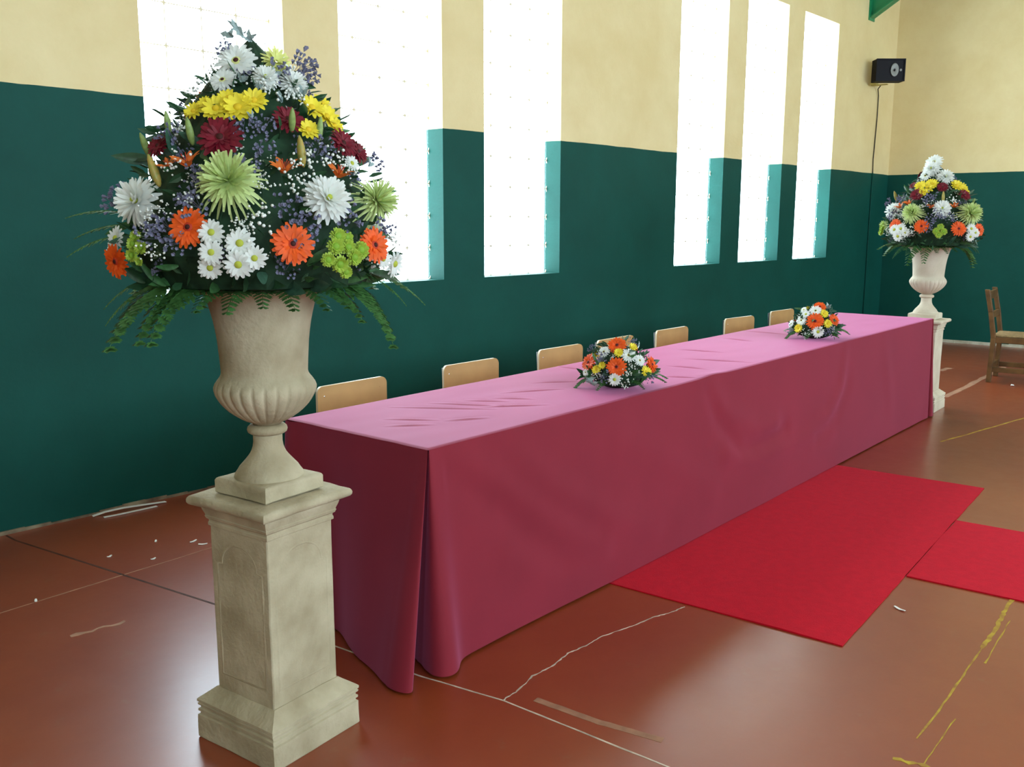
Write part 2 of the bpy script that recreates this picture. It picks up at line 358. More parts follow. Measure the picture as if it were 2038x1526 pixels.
# ------------------------------------------------------------------ stone pedestals and urns
def square_loft(prof, n_sub=1):
    b = MB()
    for z, h in prof:
        b.v += [Vector((-h, -h, z)), Vector((h, -h, z)), Vector((h, h, z)), Vector((-h, h, z))]
    b.f.append((3, 2, 1, 0)); k = len(prof)
    for i in range(k-1):
        for j in range(4): b.f.append((4*i+j, 4*i+(j+1) % 4, 4*i+4+(j+1) % 4, 4*i+4+j))
    b.f.append((4*k-4, 4*k-3, 4*k-2, 4*k-1))
    return b
def rough(o, amt, sc, cuts=0):
    # wear: subdivide and displace a stone mesh a little
    bm = bmesh.new(); bm.from_mesh(o.data)
    if cuts: bmesh.ops.subdivide_edges(bm, edges=[e for e in bm.edges if e.calc_length() > .03], cuts=cuts, use_grid_fill=True)
    for v in bm.verts:
        p = v.co*sc; v.co += Vector((noise.noise(p), noise.noise(p+Vector((9, 0, 0))), noise.noise(p+Vector((0, 9, 0)))))*amt
    bm.to_mesh(o.data); bm.free()
def make_pedestal(loc, rz, label, m):
    t = empty('stone_pedestal', loc, rz); tag(t, label, 'pedestal')
    o = square_loft([(0, .159), (.004, .161), (.070, .161), (.073, .156), (.078, .155), (.081, .160), (.088, .160), (.091, .155), (.096, .155), (.099, .160), (.104, .161), (.107, .158), (.110, .162), (.117, .162), (.121, .158), (.152, .120)]).build('plinth', m, t); rough(o, .0022, 14, 6); autosmooth(o.data, 25)
    # shaft with recessed arched panels
    sh = MB(); hw = .1175; z0, z1 = .146, .645
    sh.box(-hw, hw, -hw, hw, z0, z1)
    o = sh.build('shaft', m, t); rough(o, .0018, 11, 7); bevel(o, .004, 2); autosmooth(o.data, 30)
    for k in range(4):
        P = []; pw, zb, zs, sw = .098, .195, .53, .022
        for x, z in ((-pw, zb), (pw, zb)): P.append((x, z))
        P.append((pw, zs)); P.append((pw-sw, zs+.004))
        for a in range(0, 181, 15):
            P.append(((pw-sw)*math.cos(math.radians(a)), zs+.006+.060*math.sin(math.radians(a))))
        P.append((-pw+sw, zs+.004)); P.append((-pw, zs))
        fr = MB(); n = len(P); cz = .40
        A = [(x, -hw+.0004, z) for x, z in P]; B = [(x*.955, -hw-.0014, cz+(z-cz)*.985) for x, z in P]; C_ = [(x*.925, -hw-.0014, cz+(z-cz)*.975) for x, z in P]; D = [(x*.90, -hw+.0004, cz+(z-cz)*.965) for x, z in P]
        fs = []
        for r in range(3):
            for i in range(n): fs.append((r*n+i, r*n+(i+1) % n, (r+1)*n+(i+1) % n, (r+1)*n+i))
        fr.add(A+B+C_+D, fs); fr.build('panel_moulding', m, t, True, Matrix.Rotation(k*math.pi/2, 4, 'Z'))
    o = square_loft([(.630, .118), (.632, .121), (.640, .121), (.643, .119), (.648, .119), (.652, .124), (.660, .127), (.662, .125), (.668, .127), (.678, .131), (.686, .133), (.694, .1335)]).build('neck_moulding', m, t); rough(o, .0012, 14, 5); autosmooth(o.data, 25)
    o = square_loft([(.6925, .138), (.6935, .149), (.697, .156), (.703, .1595), (.710, .160), (.716, .158), (.7205, .154), (.7225, .149)]).build('cap', m, t); rough(o, .0026, 16, 7); autosmooth(o.data, 35)
    return t
def make_urn(loc, rz, label, m):
    t = empty('stone_urn', loc, rz); tag(t, label, 'urn')
    o = square_loft([(0, .101), (.003, .1035), (.036, .1035), (.041, .1005), (.0435, .096)]).build('square_base', m, t); rough(o, .0018, 15, 5); autosmooth(o.data, 35)
    z0 = .7225
    foot = [(.760, .093), (.766, .0945), (.774, .0925), (.779, .089), (.783, .086), (.793, .080), (.803, .071), (.812, .063), (.821, .0555), (.83, .0490), (.84, .0445), (.849, .0415), (.862, .0395), (.876, .0395), (.886, .040)]
    b = MB(); b.lathe([(z-z0, r) for z, r in foot], 64); o = b.build('foot', m, t, True)
    col = [(.884, .040), (.886, .047), (.890, .0525), (.897, .0545), (.904, .0525), (.909, .047), (.911, .039)]
    b = MB(); b.lathe([(z-z0, r) for z, r in col], 64); b.build('collar', m, t, True)
    bowl = [(.910, .036), (.917, .042), (.924, .059), (.932, .073), (.942, .087), (.952, .099), (.961, .108), (.970, .116), (.979, .1225), (.989, .1285), (.998, .133), (1.007, .1355), (1.016, .136), (1.026, .133), (1.036, .127), (1.044, .1205), (1.051, .1165), (1.058, .1150),
            (1.07, .1155), (1.089, .1165), (1.115, .1185), (1.143, .1205), (1.17, .124), (1.197, .1285), (1.215, .1325), (1.233, .137), (1.25, .1415), (1.262, .1455), (1.268, .149), (1.271, .158), (1.276, .1635), (1.283, .165), (1.289, .163), (1.292, .157), (1.288, .150), (1.27, .142), (1.20, .118), (1.12, .105), (1.10, .0)]
    NF = 26
    def flute(z, r, th):
        zz = z+z0
        k = 0 if zz < .918 or zz > 1.034 else min(1, (zz-.918)/.02)*min(1, (1.034-zz)/.014)
        c_ = abs(math.cos(NF/2*th)); return r*(1 + k*(.055*(c_**.45) - .045))
    b = MB(); b.lathe([(z-z0, max(r, .0005)) for z, r in bowl], 208, flute); b.build('bowl', m, t, True)
    return t
PN = Vector((-.523, -2.424, 0)); PF = Vector((5.73, -2.08, 0))
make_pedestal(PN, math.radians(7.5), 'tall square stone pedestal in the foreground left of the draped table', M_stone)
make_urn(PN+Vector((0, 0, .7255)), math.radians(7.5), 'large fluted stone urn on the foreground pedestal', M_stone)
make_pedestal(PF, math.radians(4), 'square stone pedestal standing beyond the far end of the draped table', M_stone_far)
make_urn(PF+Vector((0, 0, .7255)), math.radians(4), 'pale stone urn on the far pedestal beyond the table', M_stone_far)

# ------------------------------------------------------------------ cloth-covered table
TT = math.atan2(.04644295, .99892094); TY = -2.50428
TM = Matrix.Translation((0, TY, 0)) @ Matrix.Rotation(TT, 4, 'Z')
TL, TW, TH = 5.40, .730, .76
RIDGES = [(.392, .587, .621, .259), (.227, .435, .332, .285), (.146, .347, .266, .245), (.794, .408, .876, .278), (.551, .526, .685, .275), (.681, .456, .769, .32), (.349, .251, .483, .176), (1.642, .727, 1.631, .542), (.9, .458, 1.142, .324), (.619, .321, .823, .16), (2.584, .583, 2.637, .33), (2.285, .383, 2.393, .037), (2.017, .317, 2.045, .109), (1.715, .167, 1.774, .02), (3.688, .72, 3.68, .386), (3.223, .629, 3.206, .421), (1.178, .517, 1.342, .388)]
def seg_d(px, py, x0, y0, x1, y1):
    dx, dy = x1-x0, y1-y0; t = max(0, min(1, ((px-x0)*dx+(py-y0)*dy)/(dx*dx+dy*dy+1e-9)))
    return math.hypot(px-x0-t*dx, py-y0-t*dy), t
def top_z(x, y):
    z = TH
    for r in RIDGES:
        if abs(x-(r[0]+r[2])/2) > .35: continue
        d, t = seg_d(x, y, *r); e = math.sin(math.pi*min(1, max(0, t)))
        z += (.0034*math.exp(-(d/.010)**2) - .0010*math.exp(-((d-.020)/.011)**2))*(.25+.75*e)
    z += .0012*noise.noise(Vector((x*3, y*9, 0))) + .007*math.exp(-((x-1.9)/.10)**2)*math.exp(-(y/.05)**2)
    return z
# perimeter: (bottom x, bottom y, top x, top y)
PER = [(-.03, .76, 0, .73), (-.01, .62, 0, .62), (.005, .5, 0, .5), (-.04, .36, 0, .36), (-.085, .25, 0, .25), (-.125, .14, 0, .13), (-.149, .076, 0, .06), (-.160, .02, 0, .03), (-.156, -.02, 0, .012), (-.140, -.045, -.001, .002), (-.118, -.036, 0, .004),
       (-.07, .02, .003, .008), (-.02, .075, .006, .012), (.030, .118, .008, .014), (.037, .112, .009, .012), (.018, .07, .008, .006), (-.002, .018, .004, .002), (-.010, -.02, .003, -.001), (.000, -.050, .006, -.002), (.025, -.066, .012, -.002), (.055, -.064, .025, -.001), (.085, -.048, .05, 0), (.12, -.022, .085, 0), (.165, -.008, .13, 0), (.25, -.006, .22, 0), (.357, -.006, .34, 0),
       (.6, -.010, .6, 0), (.883, -.016, .883, 0), (1.2, -.022, 1.2, 0), (1.7, -.024, 1.7, 0), (2.3, -.026, 2.3, 0), (3.0, -.027, 3.0, 0), (3.6, -.027, 3.6, 0), (4.3, -.028, 4.3, 0), (4.9, -.03, 4.9, 0), (5.2, -.032, 5.25, 0), (5.31, -.034, 5.36, 0),
       (5.335, -.028, 5.385, .001), (5.36, .03, 5.39, .004), (5.395, .11, 5.393, .008), (5.40, .10, 5.395, .008), (5.39, .03, 5.397, .003), (5.385, -.03, 5.399, -.001), (5.41, -.045, 5.40, -.001), (5.46, -.035, 5.40, .004), (5.505, -.005, 5.40, .015), (5.53, .05, 5.40, .06), (5.535, .13, 5.40, .14), (5.50, .3, 5.40, .3), (5.46, .5, 5.40, .5), (5.43, .76, 5.40, .73),
       (5.2, .765, 5.2, .73), (4.0, .76, 4.0, .73), (2.5, .76, 2.5, .73), (1.2, .76, 1.2, .73), (.2, .765, .2, .73)]
def cr(p0, p1, p2, p3, t):
    return tuple(.5*((2*b_)+(-a_+c_)*t+(2*a_-5*b_+4*c_-d_)*t*t+(-a_+3*b_-3*c_+d_)*t**3) for a_, b_, c_, d_ in zip(p0, p1, p2, p3))
samples = []
for i in range(len(PER)):
    p0, p1, p2, p3 = PER[i-1], PER[i], PER[(i+1) % len(PER)], PER[(i+2) % len(PER)]
    L_ = math.hypot(p2[0]-p1[0], p2[1]-p1[1]); n = max(3, int(L_/.03))
    tgt = L_ > .4
    for k in range(n):
        t = k/n
        samples.append(tuple(a_+(b_-a_)*t for a_, b_ in zip(p1, p2)) if tgt else cr(p0, p1, p2, p3, t))
FOLDS = [([(.12, .73), (.26, .64), (.52, .46), (.78, .28), (.99, .16)], .012, .055), ([(.06, .69), (.32, .51), (.50, .35), (.72, .18)], -.009, .05), ([(.46, .65), (.65, .5), (.86, .37), (1.14, .23), (1.38, .13)], .011, .06), ([(.26, .70), (.47, .55), (.68, .39), (.95, .26)], -.006, .05), ([(.39, .29), (.72, .07)], .006, .05),
         ([(1.87, .71), (2.01, .57), (2.35, .43), (2.6, .42)], .009, .05), ([(1.84, .70), (1.93, .55), (2.19, .34), (2.48, .33), (2.73, .37)], -.012, .035), ([(2.03, .36), (2.31, .27), (2.88, .25), (3.31, .33), (3.52, .48), (3.6, .72)], .012, .05), ([(3.17, .23), (3.47, .31), (3.66, .5)], -.008, .05), ([(1.6, .1), (2.6, .12), (3.4, .2)], .005, .05), ([(1.1, .6), (1.5, .42), (1.9, .2)], .006, .07), ([(4.3, .7), (4.45, .3), (4.5, .05)], .005, .08)]
def front_fold(x, z):
    d_ = 0
    for pl, a_, w_ in FOLDS:
        if x < pl[0][0]-.3 or x > pl[-1][0]+.3: continue
        dm = 9
        for i in range(len(pl)-1): dm = min(dm, seg_d(x, z, *pl[i], *pl[i+1])[0])
        d_ += a_*math.exp(-(dm/w_)**2)
    return d_
cb = MB(); NT = 26; ns = len(samples)
for j in range(NT+1):
    t = j/NT; wt = t**1.08
    for (bx, by, tx, ty) in samples:
        x = tx+(bx-tx)*wt; y = ty+(by-ty)*wt; z0_ = top_z(tx, ty)
        z = z0_*(1-t)+.009*t
        if .1 < bx < 5.25 and by < .0:
            y -= front_fold(x, z)*math.sin(math.pi*min(1, t*1.05+.03)) + .004*noise.noise(Vector((x*2.2, z*2.5, 3)))*t
        if bx < 0.02 and by > .05:
            x += (.007*math.sin(by*16)+.004*noise.noise(Vector((by*7, z*2, 9))))*math.sin(math.pi*.5*t)
        if j == 0: z = z0_-.004
        cb.v.append(Vector((x, y, z)))
for j in range(NT):
    for i in range(ns):
        cb.f.append((j*ns+i, j*ns+(i+1) % ns, (j+1)*ns+(i+1) % ns, (j+1)*ns+i))
nx, ny = 720, 100; base = len(cb.v)
for i in range(nx+1):
    for j in range(ny+1):
        x, y = TL*i/nx, TW*j/ny
        e = min(x, TL-x, y, TW-y); z = top_z(x, y) - (.004*(1-e/.012)**2 if e < .012 else 0)
        cb.v.append(Vector((x, y, z)))
for i in range(nx):
    for j in range(ny):
        a_ = base+i*(ny+1)+j; cb.f.append((a_, a_+ny+1, a_+ny+2, a_+1))
cloth = cb.build('tablecloth', M_cloth, None, True); cloth.matrix_world = TM
tag(cloth, 'long burgundy satin cloth draped to the floor over a row of tables', 'tablecloth')
try: cloth.data.set_sharp_from_angle(angle=math.radians(60))
except Exception: pass

# ------------------------------------------------------------------ red carpet
CT = .0929
CM = Matrix.Translation((1.1, -2.4, 0)) @ Matrix.Rotation(CT, 4, 'Z') @ Matrix.Translation((-1.1, 2.4, 0))
def carpet(name, poly, th, m, label):
    # ragged-edged felt
    P = []
    for i in range(len(poly)):
        a_, b_ = Vector((*poly[i], 0)), Vector((*poly[(i+1) % len(poly)], 0)); n = max(2, int((b_-a_).length/.07))
        d = (b_-a_).normalized(); nr = Vector((d.y, -d.x, 0))
        for k in range(n):
            p = a_.lerp(b_, k/n)
            if k: p += nr*.004*noise.noise(p*9)
            P.append(p)
    n = len(P); b = MB()
    zt = [th+(.004*max(0, noise.noise(p*3.0))) for p in P]
    b.add([(p.x, p.y, .0005) for p in P]+[(p.x, p.y, z) for p, z in zip(P, zt)], [tuple(reversed(range(n))), tuple(range(n, 2*n))]+[(i, (i+1) % n, n+(i+1) % n, n+i) for i in range(n)])
    o = b.build(name, m); o.matrix_world = CM; tag(o, label, 'carpet'); return o
carpet('red_carpet', [(1.021, -2.43), (1.021, -3.409), (3.4915, -3.409), (3.4915, -2.43)], .005, M_carpet, 'wide red felt carpet lying along the front of the table')
carpet('carpet_runner', [(1.845, -3.413), (1.845, -7.5), (2.775, -7.5), (2.775, -3.413)], .006, M_carpet, 'red felt runner leading away from the wide carpet towards the right edge')

# ------------------------------------------------------------------ school chairs behind the table
def make_chair():
    t = empty('school_chair'); tag(t, 'x', 'chair', 'school chairs behind the table')
    # local: x across, -y faces the table; back at y=0, floor z=0
    W_, top, bot = .415, .75, .52
    sq = rounded_sq(W_/2, (top-bot)/2, .03, 5); zc = (top+bot)/2; n = len(sq)
    def bow(x): return .022*(1-(x/(W_/2))**2)
    b = MB(); th = .011
    b.add([(x, bow(x)-th/2, zc+z) for x, z in sq]+[(x, bow(x)+th/2, zc+z) for x, z in sq], [tuple(range(n)), tuple(reversed(range(n, 2*n)))])
    bk = b.build('backrest', M_ply, t)
    e = MB(); e.add([(x, bow(x)-th/2-.0008, zc+z) for x, z in sq]+[(x, bow(x)+th/2+.0008, zc+z) for x, z in sq], [(i, n+i, n+(i+1) % n, (i+1) % n) for i in range(n)])
    ed = e.build('lit_edge_band', M_lit_edge, bk, True)  # rim of the backrest, painted as if lit by the windows
    for sx in (-1, 1):
        s2 = MB(); c_ = (sx*.165, bow(.165)-th/2-.001, .705); s2.ball(c_, .0055, 8, 4); s2.build('screw', M_screw, bk, True)
    seat = rounded_sq(.19, .19, .04, 5); n = len(seat); b = MB()
    b.add([(x, -.20+y, .425+.02*(abs(x)/.19)**2) for x, y in seat]+[(x, -.20+y, .437+.02*(abs(x)/.19)**2) for x, y in seat], [tuple(reversed(range(n))), tuple(range(n, 2*n))]+[(i, (i+1) % n, n+(i+1) % n, n+i) for i in range(n)])
    bevel(b.build('seat', M_ply, t), .003)
    for sx in (-1, 1):
        b = MB(); x = sx*.178
        b.tube([(x, .06, .0), (x, .035, .25), (x, .020, .42), (x, .018, .58), (x, .024, .735)], .011, 10); b.build('rear_leg', M_blackmetal, t, True)
        b = MB(); b.tube([(x, .021, .415), (x, -.10, .418), (x, -.33, .418), (x, -.365, .40), (x, -.385, .2), (x, -.40, .0)], .011, 10); b.build('front_leg', M_blackmetal, t, True)
    b = MB(); b.tube([(-.178, -.30, .412), (.178, -.30, .412)], .009, 8); b.build('cross_bar', M_blackmetal, t, True)
    return t
def copy_tree(o, parent=None):
    c = o.copy(); COL.objects.link(c)
    if parent: c.parent = parent
    for ch in list(o.children): copy_tree(ch, c)
    return c
CH = [((.508, .922), 'plywood school chair nearest the foreground urn, first in the row behind the table', 1.195, .02), ((1.311, 1.726), 'plywood school chair second from the foreground urn behind the table', 1.195, -.02), ((2.085, 2.505), 'plywood school chair third from the foreground urn, left of the nearer centrepiece', 1.195, -.02),
      ((2.671, 3.078), 'plywood school chair directly behind the nearer table centrepiece', 1.195, .0), ((3.365, 3.785), 'plywood school chair just right of the nearer centrepiece', 1.195, -.02), ((4.384, 4.815), 'plywood school chair left of the one by the farther centrepiece', 1.195, -.10), ((5.174, 5.60), 'plywood school chair farthest along, just left of the farther centrepiece', 1.195, -.05)]
ch0 = make_chair()
for i, ((xa, xb), lab, y, dr) in enumerate(CH):
    o = ch0 if i == 0 else copy_tree(ch0)
    p = TM @ Vector(((xa+xb)/2, y, 0)); o.location = p; o.rotation_euler = (0, 0, TT+dr); o['label'] = lab

# ------------------------------------------------------------------ wooden chair at the right
t = empty('wooden_chair', (7.45, -2.13, 0), math.radians(7.5)); tag(t, 'dark rustic wooden chair at the right edge, seen from its back', 'chair')
Wc, Dc = .44, .42     # local x = across the back, -y = towards the seat front
for x in (0, Wc):
    b = MB()
    b.add([], []); pts = [(x, .0, 0), (x, -.01, .42), (x, .03, .66), (x, .075, .865)]
    for i in range(3):
        a_, c_ = pts[i], pts[i+1]; h = .021
        b.add([(a_[0]-h, a_[1]-h, a_[2]), (a_[0]+h, a_[1]-h, a_[2]), (a_[0]+h, a_[1]+h, a_[2]), (a_[0]-h, a_[1]+h, a_[2]), (c_[0]-h, c_[1]-h, c_[2]), (c_[0]+h, c_[1]-h, c_[2]), (c_[0]+h, c_[1]+h, c_[2]), (c_[0]-h, c_[1]+h, c_[2])],
              [(0, 3, 2, 1), (4, 5, 6, 7), (0, 1, 5, 4), (1, 2, 6, 5), (2, 3, 7, 6), (3, 0, 4, 7)])
    bevel(b.build('back_post', M_dwood, t), .004)
    b = MB(); b.box(x-.021, x+.021, -Dc-.021, -Dc+.021, 0, .44); bevel(b.build('front_leg', M_dwood, t), .004)
for z, y, h in ((.775, .055, .075), (.60, .022, .06)):
    b = MB(); b.box(.02, Wc-.02, y-.012, y+.012, z, z+h); bevel(b.build('back_slat', M_dwood, t), .003)
for z in (.12,):
    for y in (0, -Dc):
        b = MB(); b.box(.02, Wc-.02, y-.012, y+.012, z, z+.045); bevel(b.build('stretcher', M_dwood, t), .003)
for x in (0, Wc):
    b = MB(); b.box(x-.012, x+.012, -Dc+.02, -.02, .10, .145); bevel(b.build('stretcher', M_dwood, t), .003)
    b = MB(); b.box(x-.016, x+.016, -Dc+.02, -.02, .375, .43); bevel(b.build('seat_rail', M_dwood, t), .003)
for y in (0, -Dc):
    b = MB(); b.box(.02, Wc-.02, y-.016, y+.016, .375, .43); bevel(b.build('seat_rail', M_dwood, t), .003)
b = MB(); b.box(.0, Wc, -Dc-.01, .0, .43, .448); bevel(b.build('seat', M_rush, t), .008, 3)

# ------------------------------------------------------------------ loudspeaker high in the corner
sp = Vector((9.443, -.222, 3.237))
t = empty('loudspeaker', sp, 0); tag(t, 'small black loudspeaker fixed high on the wall near the far corner', 'loudspeaker')
RZ = math.atan2(-.66, -.75)
SM = Matrix.Rotation(RZ, 4, 'Z')          # local +x = the face
b = MB(); b.box(-.09, .06, -.168, .168, -.127, .127); bevel(b.build('cabinet', M_black, t, mw=SM), .008)
b = MB()
for y0, y1, z0, z1 in ((-.168, .168, .112, .127), (-.168, .168, -.127, -.112), (-.168, -.154, -.112, .112), (.154, .168, -.112, .112)): b.box(.058, .074, y0, y1, z0, z1)
b.build('front_rim', M_black, t, mw=SM)
dr = MB(); dr.lathe([(.0, .034), (.012, .070), (.016, .076), (.018, .070), (.006, .030), (.004, .0005)], 32, caps=False)
dm = SM @ Matrix.Translation((.058, .045, .0)) @ Matrix.Rotation(math.pi/2, 4, 'Y') @ Matrix.Diagonal((1, .62, 1, 1))
d_o = dr.build('driver_cone', M_grille, t, True, dm)
b = MB(); b.ball((0, 0, .008), .016, 12, 6); b.build('dust_cap', M_black, d_o, True)
b = MB(); b.lathe([(0, .012), (.006, .016), (.008, .010), (.004, .0005)], 16, caps=False); b.build('tweeter', M_grille, t, True, SM @ Matrix.Translation((.058, .118, .0)) @ Matrix.Rotation(math.pi/2, 4, 'Y'))
b = MB(); b.box(-.05, .03, .12, .19, -.147, -.129); b.box(-.02, .02, .0, .19, -.157, -.147); b.build('bracket', M_bracket, t)
b = MB(); off = -sp
pts = [Vector(p)+off for p in ((9.56, -.10, 3.10), (9.65, -.03, 3.07), (9.725, -.012, 3.0), (9.735, -.010, 2.75), (9.715, -.010, 2.45), (9.70, -.010, 2.25), (9.712, -.010, 2.09), (9.71, -.010, 1.4), (9.71, -.010, .03))]
b.tube(pts[:7], .006, 6); b.build('cable', M_cable, t, True)
b = MB(); b.tube(pts[6:], .007, 6); b.build('painted_cable', M_wall, t, True)

# ------------------------------------------------------------------ litter on the floor
def scrap(x, y, l, wdt, a, label, group=None):
    b = MB(); n = 5
    for i in range(n+1):
        s_ = i/n-.5; w_ = wdt*(.6+.4*math.sin(math.pi*i/n)); z = .002+.006*abs(s_)*2*wdt/.02
        b.v += [Vector((s_*l, -w_/2, z)), Vector((s_*l, w_/2, z+.001)), Vector((s_*l, w_/2, z-.001)), Vector((s_*l, -w_/2, z-.002))]
    for i in range(n):
        for k in range(4): b.f.append((4*i+k, 4*i+(k+1) % 4, 4*i+4+(k+1) % 4, 4*i+4+k))
    b.f += [(0, 3, 2, 1), (4*n, 4*n+1, 4*n+2, 4*n+3)]
    o = b.build('paper_scrap', M_white); o.location = (x, y, 0); o.rotation_euler = (0, 0, a); tag(o, label, 'scrap', group)
for x, y, l, a, lab in ((.007, -.62, .03, 1.0, 'thin white scrap on the red floor nearest the green wall'), (.125, -.748, .04, .3, 'white scrap on the floor close to the foreground pedestal, farther from camera of that pair'), (.135, -.815, .04, -.6, 'white scrap on the floor close to the foreground pedestal, nearer to camera of that pair'), (-.11, -.829, .025, .2, 'small white scrap beside the pale floor line near the pedestal'), (-.227, -.658, .025, .3, 'small white scrap in the middle of the floor between green wall and floor line'), (-.64, -.93, .03, 1.2, 'small white scrap on the pale floor line at the far left')):
    scrap(x, y, l, .010, a, lab)
scrap(7.369, -2.358, .06, .03, .3, 'white paper scrap on the floor below the dark wooden chair')
scrap(1.575, -3.443, .05, .014, 1.2, 'small pale scrap beside the inner corner of the red carpet')
def ribbon(name, pts, wdt, m, label):
    b = MB(); n = len(pts)
    P = [Vector(p) for p in pts]
    for i, p in enumerate(P):
        d = (P[min(i+1, n-1)]-P[max(i-1, 0)]); d.z = 0; d.normalize(); nr = Vector((-d.y, d.x, 0))*wdt/2
        b.v += [p+nr, p-nr, p-nr-Vector((0, 0, .003)), p+nr-Vector((0, 0, .003))]
    for i in range(n-1):
        for k in range(4): b.f.append((4*i+k, 4*i+4+k, 4*i+4+(k+1) % 4, 4*i+(k+1) % 4))
    b.f += [(0, 1, 2, 3), (4*n-1, 4*n-2, 4*n-3, 4*n-4)]
    o = b.build(name, m); tag(o, label, 'strip')
ribbon('white_strip', [(-.03, -.035, .005), (.03, -.045, .016), (.12, -.060, .020), (.22, -.065, .014), (.34, -.070, .005)], .022, M_white, 'upper of two long white strips lying at the foot of the green wall')
ribbon('white_strip', [(.0, -.095, .005), (.08, -.105, .005), (.18, -.110, .005), (.27, -.112, .005)], .018, M_white, 'lower, shorter white strip lying at the foot of the green wall')

# ------------------------------------------------------------------ flowers
def petal(b, L, W, curl, lift, ang, r0=.12, segs=4, tip=.35, twist=0.0, cup=.0, z0=0.0):
    # a petal along +x from r0 to L, rising by lift and curling down by curl
    vs = []
    for i in range(segs+1):
        s_ = i/segs; r = r0+(L-r0)*s_
        wd = W*(math.sin(math.pi*(.18+.64*s_)) if tip > .3 else math.sin(math.pi*(.25+.72*s_)))
        if i == segs: wd = W*tip
        z = z0+lift*s_ - curl*s_*s_
        for k in (-1, 0, 1):
            vs.append((r, k*wd/2, z+(cup*W if k else 0)))
    fs = []
    for i in range(segs):
        for k in range(2): fs.append((3*i+k, 3*i+3+k, 3*i+4+k, 3*i+1+k))
    M = Matrix.Rotation(ang, 4, 'Z') @ Matrix.Rotation(twist, 4, 'X')
    b.add(vs, fs, M)
def flower_mesh(name, layers, m, seed=1):
    rnd = random.Random(seed); b = MB()
    for (n, L, W, curl, lift, r0, tip, cup, z0) in layers:
        ph = rnd.uniform(0, 6)
        for k in range(n):
            petal(b, L*rnd.uniform(.92, 1.05), W*rnd.uniform(.9, 1.1), curl+rnd.uniform(-.05, .05), lift+rnd.uniform(-.06, .06), ph+2*math.pi*(k+rnd.uniform(-.18, .18))/n, r0, 4, tip, rnd.uniform(-.25, .25), cup, z0)
    return b.me(name, m, True)
def dome_mesh(name, r, h, m, n=12, k=4):
    b = MB(); b.lathe([(-.15, r*.9)]+[(h*math.sin(math.pi/2*i/k), max(.002, r*math.cos(math.pi/2*i/k))) for i in range(k+1)], n); return b.me(name, m, True)
M_orange = mat('orange_petal', (0.85, 0.115, 0.012), .5, .3, var=.12, scale=3, trans=.2)
M_burg = mat('crimson_petal', (0.17, 0.004, 0.016), .5, .35, var=.25, scale=3, trans=.15)
M_wpet = mat('white_petal', (0.88, 0.90, 0.87), .5, .3, var=.03, scale=3, trans=.35)
M_ypet = mat('yellow_petal', (0.86, 0.72, 0.05), .5, .3, var=.10, scale=3, trans=.2)
M_lime = mat('pale_lime_petal', (0.60, 0.72, 0.30), .5, .3, var=.14, scale=3, trans=.2)
M_limey = mat('lime_yellow_petal', (0.78, 0.80, 0.30), .5, .3, var=.1, scale=3, trans=.25)
M_btn = mat('lime_green_button', (0.36, 0.50, 0.06), .5, .3, var=.1, scale=3, trans=.1)
M_btnc = mat('green_button_eye', (0.20, 0.36, 0.03), .6, .3)
M_lily = mat('orange_lily_petal', (0.84, 0.20, 0.035), .45, .35, var=.15, scale=3, trans=.2)
M_eyed = mat('dark_flower_eye', (0.05, 0.008, 0.006), .7, .3)
M_eyeo = mat('red_orange_ring', (0.45, 0.035, 0.012), .6, .3)
M_eyey = mat('yellow_flower_eye', (0.70, 0.48, 0.02), .7, .3)
M_eyeg = mat('green_yellow_eye', (0.42, 0.46, 0.05), .7, .3)
M_bud = mat('green_lily_bud', (0.24, 0.34, 0.10), .45, .4, var=.2, scale=4)
M_obud = mat('orange_tinged_bud', (0.45, 0.28, 0.06), .45, .4, col2=(.26, .30, .07), scale=5)
M_stat = mat('purple_statice', (0.16, 0.15, 0.25), .7, .2, col2=(.30, .31, .42), scale=60, trans=.1)
M_gyp = mat('white_gypsophila', (0.78, 0.80, 0.76), .6, .3)
M_stem = mat('green_stem', (0.06, 0.12, 0.04), .6, .3)
M_silver = mat('silver_felt_leaf', (0.36, 0.45, 0.45), .8, .2, var=.2, scale=10, trans=.15)
M_leafs = [mat('deep_green_leaf', (0.028, 0.088, 0.036), .38, .5, var=.3, scale=6, trans=.1), mat('mid_green_leaf', (0.050, 0.150, 0.048), .40, .5, var=.3, scale=6, trans=.12), mat('blue_green_leaf', (0.042, 0.115, 0.072), .42, .5, var=.3, scale=6, trans=.1)]
M_fern = mat('fern_green', (0.055, 0.165, 0.040), .5, .4, var=.35, scale=12, trans=.15)
M_core_shade = mat('foliage_shade_colour', (0.016, 0.045, 0.022), .7, .2, var=.4, scale=25)  # leaf green darkened to hold the shade inside the flower domes

FM = {}
FM['ger_o'] = flower_mesh('gerbera', [(19, 1.0, .26, .22, .16, .15, .42, .05, 0), (19, .88, .24, .12, .22, .15, .42, .05, .03), (16, .50, .12, .02, .14, .12, .4, .03, .05)], M_orange, 3)
FM['ger_b'] = flower_mesh('gerbera', [(18, 1.0, .27, .20, .18, .15, .42, .05, 0), (18, .86, .25, .10, .24, .15, .42, .05, .03), (15, .52, .14, .02, .18, .12, .4, .03, .05)], M_burg, 4)
FM['ger_w'] = flower_mesh('gerbera', [(18, 1.0, .27, .20, .16, .15, .42, .05, 0), (18, .86, .25, .10, .22, .15, .42, .05, .03), (16, .55, .14, .0, .16, .12, .4, .03, .05)], M_wpet, 5)
FM['daisy_w'] = flower_mesh('daisy', [(15, 1.0, .30, .22, .20, .18, .40, .06, 0), (14, .82, .28, .08, .26, .18, .40, .06, .03)], M_wpet, 6)
FM['daisy_y'] = flower_mesh('daisy', [(13, 1.0, .36, .20, .24, .16, .35, .07, 0), (12, .80, .32, .02, .32, .16, .35, .07, .03)], M_ypet, 7)
